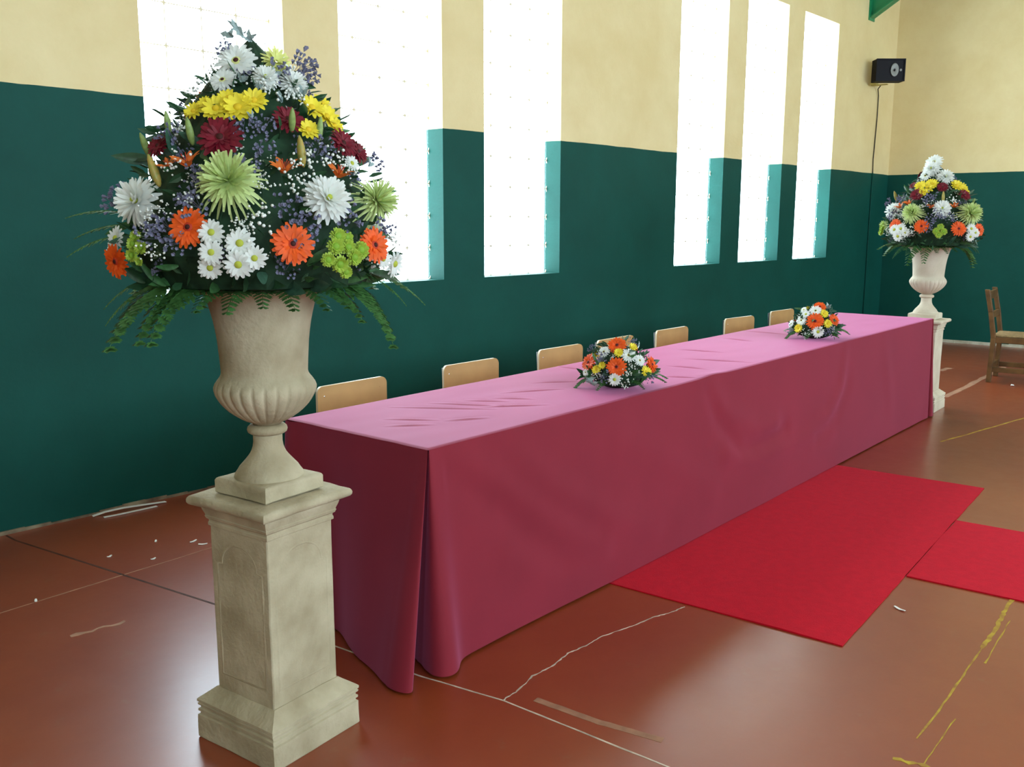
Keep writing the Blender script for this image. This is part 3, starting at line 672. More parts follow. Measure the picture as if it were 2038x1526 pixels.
FM['mum_w'] = flower_mesh('chrysanthemum', [(20, 1.0, .22, .30, .10, .12, .36, .05, -.05), (20, .92, .22, .18, .28, .12, .36, .05, 0), (18, .76, .2, .05, .42, .1, .36, .06, .05), (14, .56, .18, -.05, .44, .08, .36, .07, .1), (9, .34, .15, -.1, .42, .05, .36, .07, .14)], M_wpet, 8)
FM['mum_l'] = flower_mesh('chrysanthemum', [(18, 1.0, .24, .22, .18, .12, .36, .05, -.05), (16, .85, .24, .08, .36, .1, .36, .06, .03), (12, .6, .2, -.05, .45, .08, .36, .07, .08)], M_limey, 9)
FM['spider'] = flower_mesh('spider_chrysanthemum', [(22, 1.18, .10, .80, .15, .08, .5, .03, -.05), (24, 1.05, .11, .55, .34, .08, .5, .03, 0), (26, .95, .12, .30, .46, .07, .5, .03, .05), (26, .80, .12, .02, .52, .06, .5, .03, .08), (22, .62, .12, -.20, .50, .05, .5, .03, .12), (16, .42, .11, -.32, .45, .04, .5, .03, .16), (10, .22, .10, -.3, .40, .02, .5, .03, .2)], M_lime, 10)
FM['button'] = flower_mesh('button_chrysanthemum', [(16, 1.0, .34, .20, .10, .3, .4, .06, .05), (16, .86, .32, .0, .32, .3, .4, .06, .05), (14, .66, .26, -.05, .36, .25, .4, .05, .06)], M_btn, 11)
FM['lily'] = flower_mesh('lily', [(3, .95, .46, .42, 1.10, .04, .06, .10, 0), (3, .90, .38, .45, 1.15, .04, .06, .10, .02)], M_lily, 12)
EYE = {'ger_o': [('eye_ring', dome_mesh('eye_ring', .27, .10, M_eyeo), 0.03), ('flower_eye', dome_mesh('flower_eye', .15, .12, M_eyed), .06)], 'ger_b': [('eye_ring', dome_mesh('eye_ring', .27, .10, M_burg), .03), ('flower_eye', dome_mesh('flower_eye', .17, .12, M_eyed), .06)],
       'ger_w': [('eye_ring', dome_mesh('eye_ring', .27, .10, M_limey), .03), ('flower_eye', dome_mesh('flower_eye', .15, .12, M_eyed), .06)], 'daisy_w': [('flower_eye', dome_mesh('flower_eye', .25, .16, M_eyeg), .06)], 'daisy_y': [('flower_eye', dome_mesh('flower_eye', .23, .16, M_eyey), .06)],
       'mum_w': [('flower_eye', dome_mesh('flower_eye', .12, .16, M_eyeg), .16)], 'mum_l': [], 'spider': [], 'button': [('flower_eye', dome_mesh('flower_eye', .42, .26, M_btnc), .10)], 'lily': []}
lb = MB()
for k in range(5):
    a_ = 2*math.pi*k/5; lb.tube([(0, 0, .05), (.10*math.cos(a_), .10*math.sin(a_), .5), (.24*math.cos(a_), .24*math.sin(a_), .8)], [.012, .012, .03], 5)
STAM = lb.me('stamens', M_eyeo, True)
def bud_mesh(m):
    b = MB(); b.lathe([(0, .05), (.12, .13), (.4, .21), (.75, .24), (1.1, .22), (1.5, .14), (1.75, .04)], 12, lambda z, r, t_: r*(1+.08*math.cos(3*t_))); return b.me('lily_bud', m, True)
BUD, OBUD = bud_mesh(M_bud), bud_mesh(M_obud)
def statice_mesh(seed):
    r = random.Random(seed); b = MB()
    for k in range(26):
        p = Vector((r.gauss(0, .42), r.gauss(0, .42), r.uniform(-.1, .5))); d = Vector((p.x*.8, p.y*.8, .6+r.uniform(0, .4))).normalized()
        Mx = Matrix.Translation(p) @ d.to_track_quat('Z', 'Y').to_matrix().to_4x4()
        n = 5; rr = r.uniform(.10, .17)
        vs = [(.02*math.cos(6.283*i/n), .02*math.sin(6.283*i/n), 0) for i in range(n)]+[(rr*math.cos(6.283*i/n), rr*math.sin(6.283*i/n), .24+.05*(i % 2)) for i in range(n)]+[(0, 0, .12)]
        b.add(vs, [(i, (i+1) % n, n+(i+1) % n, n+i) for i in range(n)]+[(n+i, n+(i+1) % n, 2*n) for i in range(n)], Mx)
    for k in range(5):
        a_ = r.uniform(0, 6.28); b.tube([(0, 0, -.9), (.25*math.cos(a_), .25*math.sin(a_), -.1), (.45*math.cos(a_), .45*math.sin(a_), .4)], .018, 4)
    return b.me('statice_sprig', M_stat)
def gyp_mesh(seed):
    r = random.Random(seed); b = MB(); c_ = 0
    for k in range(24):
        p = Vector((r.gauss(0, .5), r.gauss(0, .5), r.uniform(-.1, .45)))
        b.ball(p, r.uniform(.07, .125), 6, 4)
    return b.me('gypsophila_sprig', M_gyp, True)
def gyp_stem(seed):
    r = random.Random(seed); b = MB()
    for k in range(9):
        a_ = r.uniform(0, 6.28); q_ = r.uniform(.2, .7); b.tube([(0, 0, -.8), (.4*q_*math.cos(a_), .4*q_*math.sin(a_), -.2), (q_*math.cos(a_), q_*math.sin(a_), .2)], .01, 3, False)
    return b.me('sprig_stems', M_stem)
STAT = [statice_mesh(i) for i in range(4)]; GYP = [gyp_mesh(i+10) for i in range(4)]; GST = [gyp_stem(i) for i in range(2)]
def leaf_mesh(name, L, W, m, bend=.3, fold=.15, lob=0, seed=1):
    b = MB(); n = 8; vs = []
    for i in range(n+1):
        s_ = i/n; wd = W*math.sin(math.pi*min(1, .06+.94*s_))**.8*(1-.25*s_)
        if lob: wd *= (1+.28*math.cos(lob*2*math.pi*s_))
        z = -bend*L*s_*s_
        for k in (-2, -1, 0, 1, 2): vs.append((L*s_, k*wd/4, z+fold*wd*(abs(k)/2)))
    fs = [(5*i+k, 5*i+5+k, 5*i+6+k, 5*i+1+k) for i in range(n) for k in range(4)]
    b.add(vs, fs); return b.me(name, m, True)
LEAF = [leaf_mesh('leaf', 1, .36, M_leafs[0], .25), leaf_mesh('leaf', 1, .30, M_leafs[1], .40), leaf_mesh('leaf', 1, .42, M_leafs[2], .15), leaf_mesh('leaf', 1, .26, M_leafs[1], .1), leaf_mesh('leaf', 1, .34, M_leafs[0], .5)]
SILV = [leaf_mesh('silver_leaf', 1, .5, M_silver, .3, .15, 3), leaf_mesh('silver_leaf', 1, .42, M_silver, .05, .2, 4)]
def frond_mesh(seed, npin=15, droop=.55, fine=False):
    r = random.Random(seed); b = MB(); axis = []
    for i in range(npin+1):
        s_ = i/npin; axis.append(Vector((s_*(1-.25*droop*s_), 0, .12*math.sin(math.pi*s_*.6)-droop*s_*s_)))
    b.tube(axis, [.012*(1-.7*i/npin) for i in range(npin+1)], 4)
    for i in range(1, npin+1):
        s_ = i/npin; l = .42*(1-.88*s_)*min(1, .5+s_*5) if not fine else .17*math.sin(math.pi*(.22+.74*s_))
        d = (axis[min(i+1, npin)]-axis[i-1]).normalized()
        for sd in (-1, 1):
            dr_ = (d*.55+Vector((0, sd*.85, -.12+r.uniform(-.1, .1)))).normalized(); w_ = .040 if not fine else .010
            nr = dr_.cross(Vector((0, 0, 1))).normalized()
            p0 = axis[i]; k = 4; base_ = len(b.v); vs = []; fs = []
            for j in range(k+1):
                u = j/k; q_ = p0+dr_*l*u+Vector((0, 0, -.10*l*u*u)); wd = w_*(1.0-.75*u)*(1+.35*((j % 2)*2-1))
                vs += [q_-nr*wd, q_+nr*wd]
            fs = [(2*j, 2*j+2, 2*j+3, 2*j+1) for j in range(k)]
            b.add(vs, fs)
            if not fine:
                for j in range(1, k):      # small leaflets along the pinna
                    u = j/k; q_ = p0+dr_*l*u
                    for s2 in (-1, 1):
                        e = (dr_*.5+nr*s2).normalized()*w_*2.0*(1-u*.6)
                        b.add([q_-dr_*.012, q_+dr_*.022, q_+e+dr_*.02, q_+e*.8-dr_*.004], [(0, 1, 2, 3)])
    return b.me('fern_frond', M_fern)
FROND = [frond_mesh(1, 14, .55), frond_mesh(2, 16, .8), frond_mesh(3, 12, .3)]; FINE = [frond_mesh(4, 22, .35, True)]
KIND = {'orange': 'ger_o', 'burgundy': 'ger_b', 'white_gerbera': 'ger_w', 'white_back': 'ger_w', 'white_daisy': 'daisy_w', 'yellow_daisy': 'daisy_y', 'white_mum': 'mum_w', 'white_mum_big': 'mum_w', 'lime_mum': 'mum_l', 'spider': 'spider', 'button': 'button', 'lily': 'lily'}
LAB = {'orange': 'orange gerbera', 'burgundy': 'dark crimson gerbera', 'white_gerbera': 'white gerbera with a dark eye', 'white_back': 'white gerbera', 'white_daisy': 'white daisy-like bloom', 'yellow_daisy': 'yellow daisy-like bloom', 'white_mum': 'white chrysanthemum', 'white_mum_big': 'large white chrysanthemum', 'lime_mum': 'pale lime chrysanthemum', 'spider': 'pale green spider chrysanthemum', 'button': 'lime green button bloom', 'lily': 'orange lily', 'bud': 'green lily bud', 'obud': 'orange-tinged lily bud'}
def orient(p, n, s_, spin=0.0, axis='Z'):
    n = Vector(n).normalized(); q_ = n.to_track_quat(axis, 'Y' if axis != 'Y' else 'Z')
    return Matrix.Translation(p) @ q_.to_matrix().to_4x4() @ Matrix.Rotation(spin, 4, axis) @ Matrix.Diagonal((s_, s_, s_, 1))
NAMES = {'ger_o': 'gerbera', 'ger_b': 'gerbera', 'ger_w': 'gerbera', 'daisy_w': 'daisy', 'daisy_y': 'daisy', 'mum_w': 'chrysanthemum', 'mum_l': 'chrysanthemum', 'spider': 'spider_chrysanthemum', 'button': 'button_chrysanthemum', 'lily': 'lily'}
def put(root, kind, p, n, r, rnd):
    n = Vector(n); p = Vector(p)
    if kind == 'lily': n = (n*.55+Vector((0, 0, .75))).normalized(); p = p-n*r*.3
    if kind in KIND:
        k = KIND[kind]
        o = link(NAMES[k], FM[k], root, orient(p, n, r*(1.05), rnd.uniform(0, 6.28)))
        for nm, me, z in EYE[k]: link(nm, me, o, Matrix.Translation((0, 0, z)))
        if k == 'lily': link('stamens', STAM, o, Matrix.Identity(4))
    elif kind in ('bud', 'obud'):
        d = (n*.35+Vector((0, 0, .95))*(1 if kind == 'bud' else .8)+Vector((rnd.uniform(-.35, .35), rnd.uniform(-.35, .35), 0))).normalized()
        o = link('lily_bud', BUD if kind == 'bud' else OBUD, root, orient(p-d*r*.9, d, r*1.05))
    elif kind == 'statice': link('statice_sprig', STAT[rnd.randrange(4)], root, orient(p, n, r*1.05, rnd.uniform(0, 6.28))); return
    elif kind == 'gyp':
        i_ = rnd.randrange(4); o = link('gypsophila_sprig', GYP[i_], root, orient(p, n, r*1.05, rnd.uniform(0, 6.28))); link('sprig_stems', GST[i_ % 2], o, Matrix.Identity(4)); o['kind'] = 'stuff'; return
    elif kind == 'silver':
        for q_ in range(3):
            d = (n*.5+Vector((rnd.uniform(-1, 1), rnd.uniform(-1, 1), rnd.uniform(.1, .9)))).normalized(); link('silver_leaf', SILV[q_ % 2], root, orient(p-d*r*.2, d, r*1.25, rnd.uniform(0, 6.28), 'X'))
        return
    o['label'] = LAB[kind]
def arrangement(name, loc, label, flowers, prof, seed, scale_leaf, n_leaf, n_skirt, fronds, big=True):
    rnd = random.Random(seed); root = empty(name, loc); tag(root, label, 'flower arrangement')
    # solid core added to block light through the dome, coloured dark as inner shade
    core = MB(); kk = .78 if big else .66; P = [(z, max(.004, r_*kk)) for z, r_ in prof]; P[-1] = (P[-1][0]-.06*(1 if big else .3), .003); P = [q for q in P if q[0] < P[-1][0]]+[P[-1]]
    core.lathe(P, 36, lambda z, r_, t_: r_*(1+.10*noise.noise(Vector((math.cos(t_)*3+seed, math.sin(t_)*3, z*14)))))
    tag(core.build('foliage_light_block', M_core_shade, root), kind='stuff')
    fb = MB(); zs = [z for z, _ in prof]
    def rad(z):
        for i in range(len(prof)-1):
            if prof[i][0] <= z <= prof[i+1][0]:
                f_ = (z-prof[i][0])/(prof[i+1][0]-prof[i][0]); return prof[i][1]*(1-f_)+prof[i+1][1]*f_
        return 0
    def spot(zlo, zhi, kr):
        z = rnd.uniform(zlo, zhi); a_ = rnd.uniform(0, 6.2832); r_ = rad(z)*kr; h = Vector((math.cos(a_), math.sin(a_), 0))
        return Vector((h.x*r_, h.y*r_, z)), h
    # joined small leaves filling the gaps
    for k in range(520 if big else 160):
        p, h = spot(zs[0]+.02, zs[-1]*.88, rnd.uniform(.72, .93)); d = (h*.7+Vector((rnd.uniform(-.9, .9), rnd.uniform(-.9, .9), rnd.uniform(-.5, .9)))).normalized()
        L_ = scale_leaf*rnd.uniform(.35, .75); M_ = orient(p, d, L_, rnd.uniform(0, 6.28), 'X')
        fb.add([(0, 0, 0), (.35, -.16, .03), (.35, .16, .03), (.75, -.12, -.02), (.75, .12, -.02), (1, 0, -.1), (.35, 0, -.02), (.75, 0, -.06)], [(0, 1, 6), (0, 6, 2), (1, 3, 7, 6), (6, 7, 4, 2), (3, 5, 7), (7, 5, 4)], M_)
    tag(fb.build('filler_leaves', M_leafs[0], root), kind='stuff')
    for k in range(n_leaf):
        p, h = spot(zs[0]+.05*(zs[-1]-zs[0]), zs[-1]*.82, .84); d = (h*.8+Vector((rnd.uniform(-.7, .7), rnd.uniform(-.7, .7), rnd.uniform(-.3, 1.0)))).normalized()
        link('leaf', LEAF[rnd.randrange(5)], root, orient(p, d, scale_leaf*rnd.uniform(.7, 1.15)*(1 if p.z < zs[-1]*.86 else .55), rnd.uniform(-1, 1), 'X'))
    for k in range(n_skirt):
        a_ = 2*math.pi*(k+rnd.uniform(-.4, .4))/n_skirt; h = Vector((math.cos(a_), math.sin(a_), 0)); zz = prof[0][0]+(.03 if big else .05)+rnd.uniform(0, .06 if big else .03)
        p = h*rad(zz)*(.62 if big else .70)+Vector((0, 0, zz)); d = (h+Vector((rnd.uniform(-.4, .4), rnd.uniform(-.4, .4), rnd.uniform(-.30, .12) if big else rnd.uniform(-.10, .15)))).normalized()
        link('leaf', LEAF[rnd.randrange(5)], root, orient(p, d, scale_leaf*rnd.uniform(.9, 1.45), rnd.uniform(-.6, .6), 'X'))
    for (az, r0, z0, L_, el, kind) in fronds:
        h = Vector((math.cos(az), math.sin(az), 0)); d = (h*math.cos(el)+Vector((0, 0, math.sin(el)))).normalized()
        p = h*r0+Vector((0, 0, z0)); side = Vector((-h.y, h.x, 0)); up = d.cross(side)
        if up.z < 0: up = -up; side = -side
        M_ = Matrix((( d.x, side.x, up.x, p.x), (d.y, side.y, up.y, p.y), (d.z, side.z, up.z, p.z), (0, 0, 0, 1))) @ Matrix.Diagonal((L_, L_, L_, 1))
        link('fern_frond', FINE[0] if kind == 3 else FROND[kind], root, M_)
    for k in range(80 if big else 0):
        p, h = spot(zs[0]+.08*(zs[-1]-zs[0]), zs[-1]*.93, .83); put(root, 'statice' if k % 5 < 2 else 'gyp', p, (h+Vector((0, 0, .4))).normalized(), rnd.uniform(.018, .030), rnd)
    for (kind, x, y, z, nx_, ny_, nz_, r_) in flowers: put(root, kind, (x, y, z), (nx_, ny_, nz_), r_, rnd)
    # the side turned away from the picture
    kinds = ['orange', 'white_daisy', 'yellow_daisy', 'white_mum_big', 'burgundy', 'spider', 'statice', 'gyp'] if big else ['orange', 'white_daisy', 'yellow_daisy', 'statice']
    for k in range(26 if big else 8):
        p, h = spot(zs[0]+.1*(zs[-1]-zs[0]), zs[-1]*.9, .97); c_ = math.degrees(math.atan2(h.y, h.x))
        if not (-30 < c_ < 120): continue
        put(root, kinds[k % len(kinds)], p, (h+Vector((0, 0, .35))).normalized(), (.04 if big else .018), rnd)
    return root
NEAR_FLOWERS = [
 ('silver', -0.046, -0.032, 1.225, -0.66, -0.45, 0.6, 0.0429),
 ('white_gerbera', -0.086, -0.068, 1.151, -0.64, -0.59, 0.49, 0.0496),
 ('lime_mum', 0.005, -0.104, 1.158, -0.08, -0.86, 0.5, 0.0379),
 ('white_back', -0.132, -0.078, 1.1, -0.64, -0.5, 0.58, 0.0342),
 ('white_mum', 0.019, -0.153, 1.099, -0.05, -0.8, 0.59, 0.0377),
 ('white_mum', -0.05, -0.136, 1.109, -0.33, -0.75, 0.57, 0.0345),
 ('yellow_daisy', -0.182, -0.126, 1.025, -0.63, -0.55, 0.55, 0.0358),
 ('yellow_daisy', -0.146, -0.162, 1.028, -0.53, -0.65, 0.54, 0.0406),
 ('yellow_daisy', -0.107, -0.171, 1.047, -0.44, -0.7, 0.55, 0.0337),
 ('yellow_daisy', -0.212, -0.075, 1.021, -0.72, -0.41, 0.56, 0.024),
 ('yellow_daisy', -0.19, -0.091, 1.038, -0.69, -0.46, 0.56, 0.0216),
 ('yellow_daisy', -0.152, -0.128, 1.051, -0.59, -0.58, 0.56, 0.0264),
 ('burgundy', -0.211, -0.187, 0.953, -0.62, -0.63, 0.47, 0.0536),
 ('burgundy', -0.056, -0.234, 1.003, -0.27, -0.8, 0.54, 0.0386),
 ('yellow_daisy', 0.035, -0.205, 1.041, -0.02, -0.82, 0.57, 0.035),
 ('yellow_daisy', 0.076, -0.21, 1.022, 0.1, -0.81, 0.57, 0.0354),
 ('yellow_daisy', -0.015, -0.258, 0.981, -0.16, -0.82, 0.55, 0.0292),
 ('yellow_daisy', 0.086, -0.227, 1.0, 0.1, -0.81, 0.58, 0.0253),
 ('yellow_daisy', 0.096, -0.164, 1.061, 0.2, -0.76, 0.61, 0.0257),
 ('burgundy', 0.079, -0.27, 0.954, 0.07, -0.86, 0.5, 0.04),
 ('burgundy', 0.133, -0.259, 0.937, 0.22, -0.88, 0.42, 0.0332),
 ('burgundy', -0.288, -0.038, 0.938, -0.86, -0.3, 0.41, 0.0286),
 ('burgundy', -0.199, -0.039, 1.02, -0.78, -0.32, 0.53, 0.0195),
 ('bud', -0.299, 0.0, 0.939, -0.87, 0.0, 0.49, 0.036),
 ('bud', -0.254, -0.026, 0.993, -0.75, -0.08, 0.66, 0.0313),
 ('bud', -0.25, -0.122, 0.968, -0.68, -0.33, 0.65, 0.0352),
 ('obud', -0.32, -0.074, 0.877, -0.85, -0.37, 0.37, 0.0421),
 ('obud', -0.066, -0.299, 0.924, -0.28, -0.89, 0.35, 0.0403),
 ('bud', -0.063, -0.261, 0.998, -0.17, -0.71, 0.68, 0.0334),
 ('bud', 0.01, -0.27, 0.983, 0.03, -0.75, 0.67, 0.0317),
 ('silver', 0.027, -0.175, 1.074, 0.11, -0.72, 0.68, 0.0276),
 ('silver', -0.045, -0.194, 1.051, -0.17, -0.73, 0.67, 0.0244),
 ('silver', -0.024, -0.134, 1.118, -0.13, -0.73, 0.67, 0.0224),
 ('silver', -0.085, -0.153, 1.077, -0.35, -0.64, 0.68, 0.0219),
 ('silver', -0.134, -0.2, 1.002, -0.43, -0.63, 0.65, 0.019),
 ('silver', -0.044, -0.221, 1.02, -0.15, -0.75, 0.65, 0.0218),
 ('silver', 0.176, -0.25, 0.905, 0.52, -0.74, 0.42, 0.026),
 ('silver', -0.058, -0.004, 1.222, -0.8, -0.05, 0.59, 0.0304),
 ('silver', -0.037, -0.057, 1.209, -0.44, -0.68, 0.59, 0.0277),
 ('silver', -0.103, -0.114, 1.099, -0.49, -0.54, 0.68, 0.022),
 ('lily', -0.274, -0.144, 0.897, -0.8, -0.42, 0.42, 0.0372),
 ('lily', -0.113, -0.295, 0.883, -0.32, -0.85, 0.42, 0.0398),
 ('lily', 0.028, -0.317, 0.877, 0.08, -0.9, 0.42, 0.0366),
 ('lily', -0.297, -0.1, 0.889, -0.86, -0.29, 0.42, 0.0281),
 ('spider', -0.232, -0.249, 0.852, -0.61, -0.71, 0.35, 0.0687),
 ('white_mum_big', -0.037, -0.356, 0.815, -0.2, -0.93, 0.31, 0.0593),
 ('white_mum_big', -0.348, -0.038, 0.808, -0.91, -0.28, 0.29, 0.0589),
 ('spider', 0.136, -0.321, 0.813, 0.18, -0.93, 0.32, 0.0558),
 ('orange', -0.313, -0.205, 0.748, -0.76, -0.61, 0.22, 0.0455),
 ('orange', -0.142, -0.361, 0.711, -0.4, -0.89, 0.22, 0.0484),
 ('orange', 0.092, -0.367, 0.705, 0.07, -0.97, 0.22, 0.0448),
 ('orange', -0.381, 0.019, 0.667, -0.98, -0.16, -0.14, 0.0408),
 ('white_daisy', -0.284, -0.253, 0.737, -0.69, -0.7, 0.22, 0.0306),
 ('white_daisy', -0.296, -0.269, 0.693, -0.69, -0.71, 0.15, 0.0293),
 ('white_daisy', -0.245, -0.305, 0.713, -0.59, -0.78, 0.22, 0.034),
 ('white_daisy', -0.256, -0.313, 0.666, -0.6, -0.78, -0.14, 0.0327),
 ('white_daisy', -0.227, -0.334, 0.68, -0.56, -0.83, 0.01, 0.0283),
 ('white_daisy', -0.292, -0.254, 0.658, -0.69, -0.69, -0.2, 0.0284),
 ('button', -0.03, -0.382, 0.728, -0.19, -0.96, 0.22, 0.0202),
 ('button', -0.044, -0.391, 0.704, -0.21, -0.95, 0.22, 0.0213),
 ('button', -0.007, -0.39, 0.702, -0.14, -0.96, 0.22, 0.0191),
 ('button', 0.03, -0.391, 0.695, -0.07, -0.98, 0.17, 0.0218),
 ('button', 0.003, -0.4, 0.678, -0.12, -0.99, -0.01, 0.0204),
 ('button', -0.039, -0.398, 0.663, -0.2, -0.96, -0.18, 0.0213),
 ('button', -0.068, -0.393, 0.674, -0.26, -0.96, -0.06, 0.0176),
 ('button', -0.016, -0.391, 0.644, -0.16, -0.96, -0.21, 0.0168),
 ('button', 0.003, -0.373, 0.725, -0.12, -0.97, 0.22, 0.0169),
 ('button', -0.378, -0.068, 0.71, -0.91, -0.34, 0.23, 0.0175),
 ('button', -0.385, -0.071, 0.684, -0.94, -0.35, 0.05, 0.0163),
 ('button', -0.374, -0.096, 0.702, -0.89, -0.4, 0.23, 0.0162),
 ('button', -0.373, -0.072, 0.727, -0.91, -0.35, 0.23, 0.0151),
 ('button', -0.379, -0.093, 0.67, -0.91, -0.39, -0.1, 0.0104),
 ('white_daisy', 0.188, -0.329, 0.655, 0.29, -0.93, -0.22, 0.0338),
 ('white_daisy', -0.372, 0.032, 0.721, -0.96, -0.13, 0.23, 0.0289),
 ('white_daisy', 0.122, -0.363, 0.67, 0.14, -0.99, -0.1, 0.0252),
 ('white_daisy', -0.38, 0.043, 0.69, -0.99, -0.11, 0.13, 0.0193),
 ('white_daisy', 0.086, -0.294, 0.905, 0.09, -0.93, 0.37, 0.0212),
 ('white_daisy', 0.107, -0.076, 1.126, 0.46, -0.63, 0.63, 0.0263),
 ('statice', -0.289, -0.202, 0.798, -0.74, -0.63, 0.24, 0.0343),
 ('statice', -0.339, -0.139, 0.75, -0.84, -0.49, 0.22, 0.0345),
 ('statice', -0.107, -0.347, 0.76, -0.35, -0.91, 0.21, 0.0373),
 ('statice', -0.101, -0.36, 0.719, -0.33, -0.92, 0.21, 0.0327),
 ('statice', -0.133, -0.328, 0.795, -0.41, -0.89, 0.23, 0.0325),
 ('statice', 0.015, -0.359, 0.775, -0.09, -0.97, 0.22, 0.0339),
 ('statice', -0.148, -0.258, 0.923, -0.48, -0.81, 0.34, 0.0304),
 ('statice', -0.005, -0.294, 0.93, -0.14, -0.93, 0.35, 0.0291),
 ('statice', -0.267, -0.18, 0.87, -0.72, -0.6, 0.35, 0.0254),
 ('statice', -0.355, -0.11, 0.727, -0.88, -0.43, 0.22, 0.0324),
 ('statice', -0.343, 0.069, 0.81, -0.95, -0.04, 0.32, 0.039),
 ('statice', 0.108, -0.077, 1.166, 0.5, -0.65, 0.57, 0.0394),
 ('statice', 0.1, -0.071, 1.138, 0.48, -0.64, 0.6, 0.0394),
 ('statice', -0.009, -0.134, 1.12, -0.16, -0.81, 0.56, 0.0325),
 ('statice', -0.165, -0.204, 0.977, -0.51, -0.67, 0.54, 0.0282),
 ('statice', -0.186, -0.252, 0.888, -0.55, -0.77, 0.34, 0.0278),
 ('statice', -0.333, -0.172, 0.717, -0.81, -0.55, 0.22, 0.0298),
 ('statice', 0.139, -0.34, 0.745, 0.18, -0.96, 0.23, 0.0304),
 ('statice', -0.088, -0.026, 1.176, -0.77, -0.38, 0.5, 0.025),
 ('statice', -0.119, -0.227, 0.984, -0.41, -0.74, 0.54, 0.0284),
 ('statice', 0.234, -0.191, 0.923, 0.53, -0.74, 0.41, 0.0295),
 ('statice', -0.268, -0.065, 0.961, -0.77, -0.36, 0.52, 0.0308),
 ('gyp', -0.3, -0.189, 0.815, -0.75, -0.59, 0.31, 0.0297),
 ('gyp', -0.067, -0.309, 0.897, -0.28, -0.89, 0.35, 0.0355),
 ('gyp', -0.198, -0.323, 0.757, -0.51, -0.83, 0.22, 0.0388),
 ('gyp', -0.1, -0.333, 0.837, -0.33, -0.88, 0.35, 0.035),
 ('gyp', -0.35, -0.106, 0.779, -0.88, -0.43, 0.22, 0.0301),
 ('gyp', -0.363, -0.149, 0.694, -0.85, -0.5, 0.16, 0.0274),
 ('gyp', -0.29, -0.123, 0.899, -0.8, -0.48, 0.36, 0.0302),
 ('gyp', 0.009, -0.306, 0.918, -0.1, -0.93, 0.36, 0.0315),
 ('gyp', 0.051, -0.318, 0.884, -0.01, -0.93, 0.37, 0.0295),
 ('gyp', -0.057, -0.17, 1.076, -0.31, -0.75, 0.58, 0.0366),
 ('gyp', -0.001, -0.193, 1.061, -0.12, -0.8, 0.59, 0.0322),
 ('gyp', -0.164, -0.297, 0.848, -0.47, -0.81, 0.35, 0.0231),
 ('gyp', -0.102, -0.317, 0.866, -0.34, -0.87, 0.35, 0.0281),
 ('gyp', -0.362, -0.101, 0.739, -0.88, -0.41, 0.23, 0.0278),
 ('gyp', 0.173, -0.338, 0.726, 0.25, -0.94, 0.24, 0.0282),
 ('gyp', -0.238, -0.292, 0.751, -0.59, -0.77, 0.22, 0.0227),
 ('gyp', -0.332, -0.144, 0.79, -0.83, -0.51, 0.22, 0.023),
 ('gyp', 0.023, -0.12, 1.137, 0.0, -0.84, 0.55, 0.0329),
 ('gyp', -0.161, -0.014, 1.091, -0.75, -0.25, 0.61, 0.0296),
]
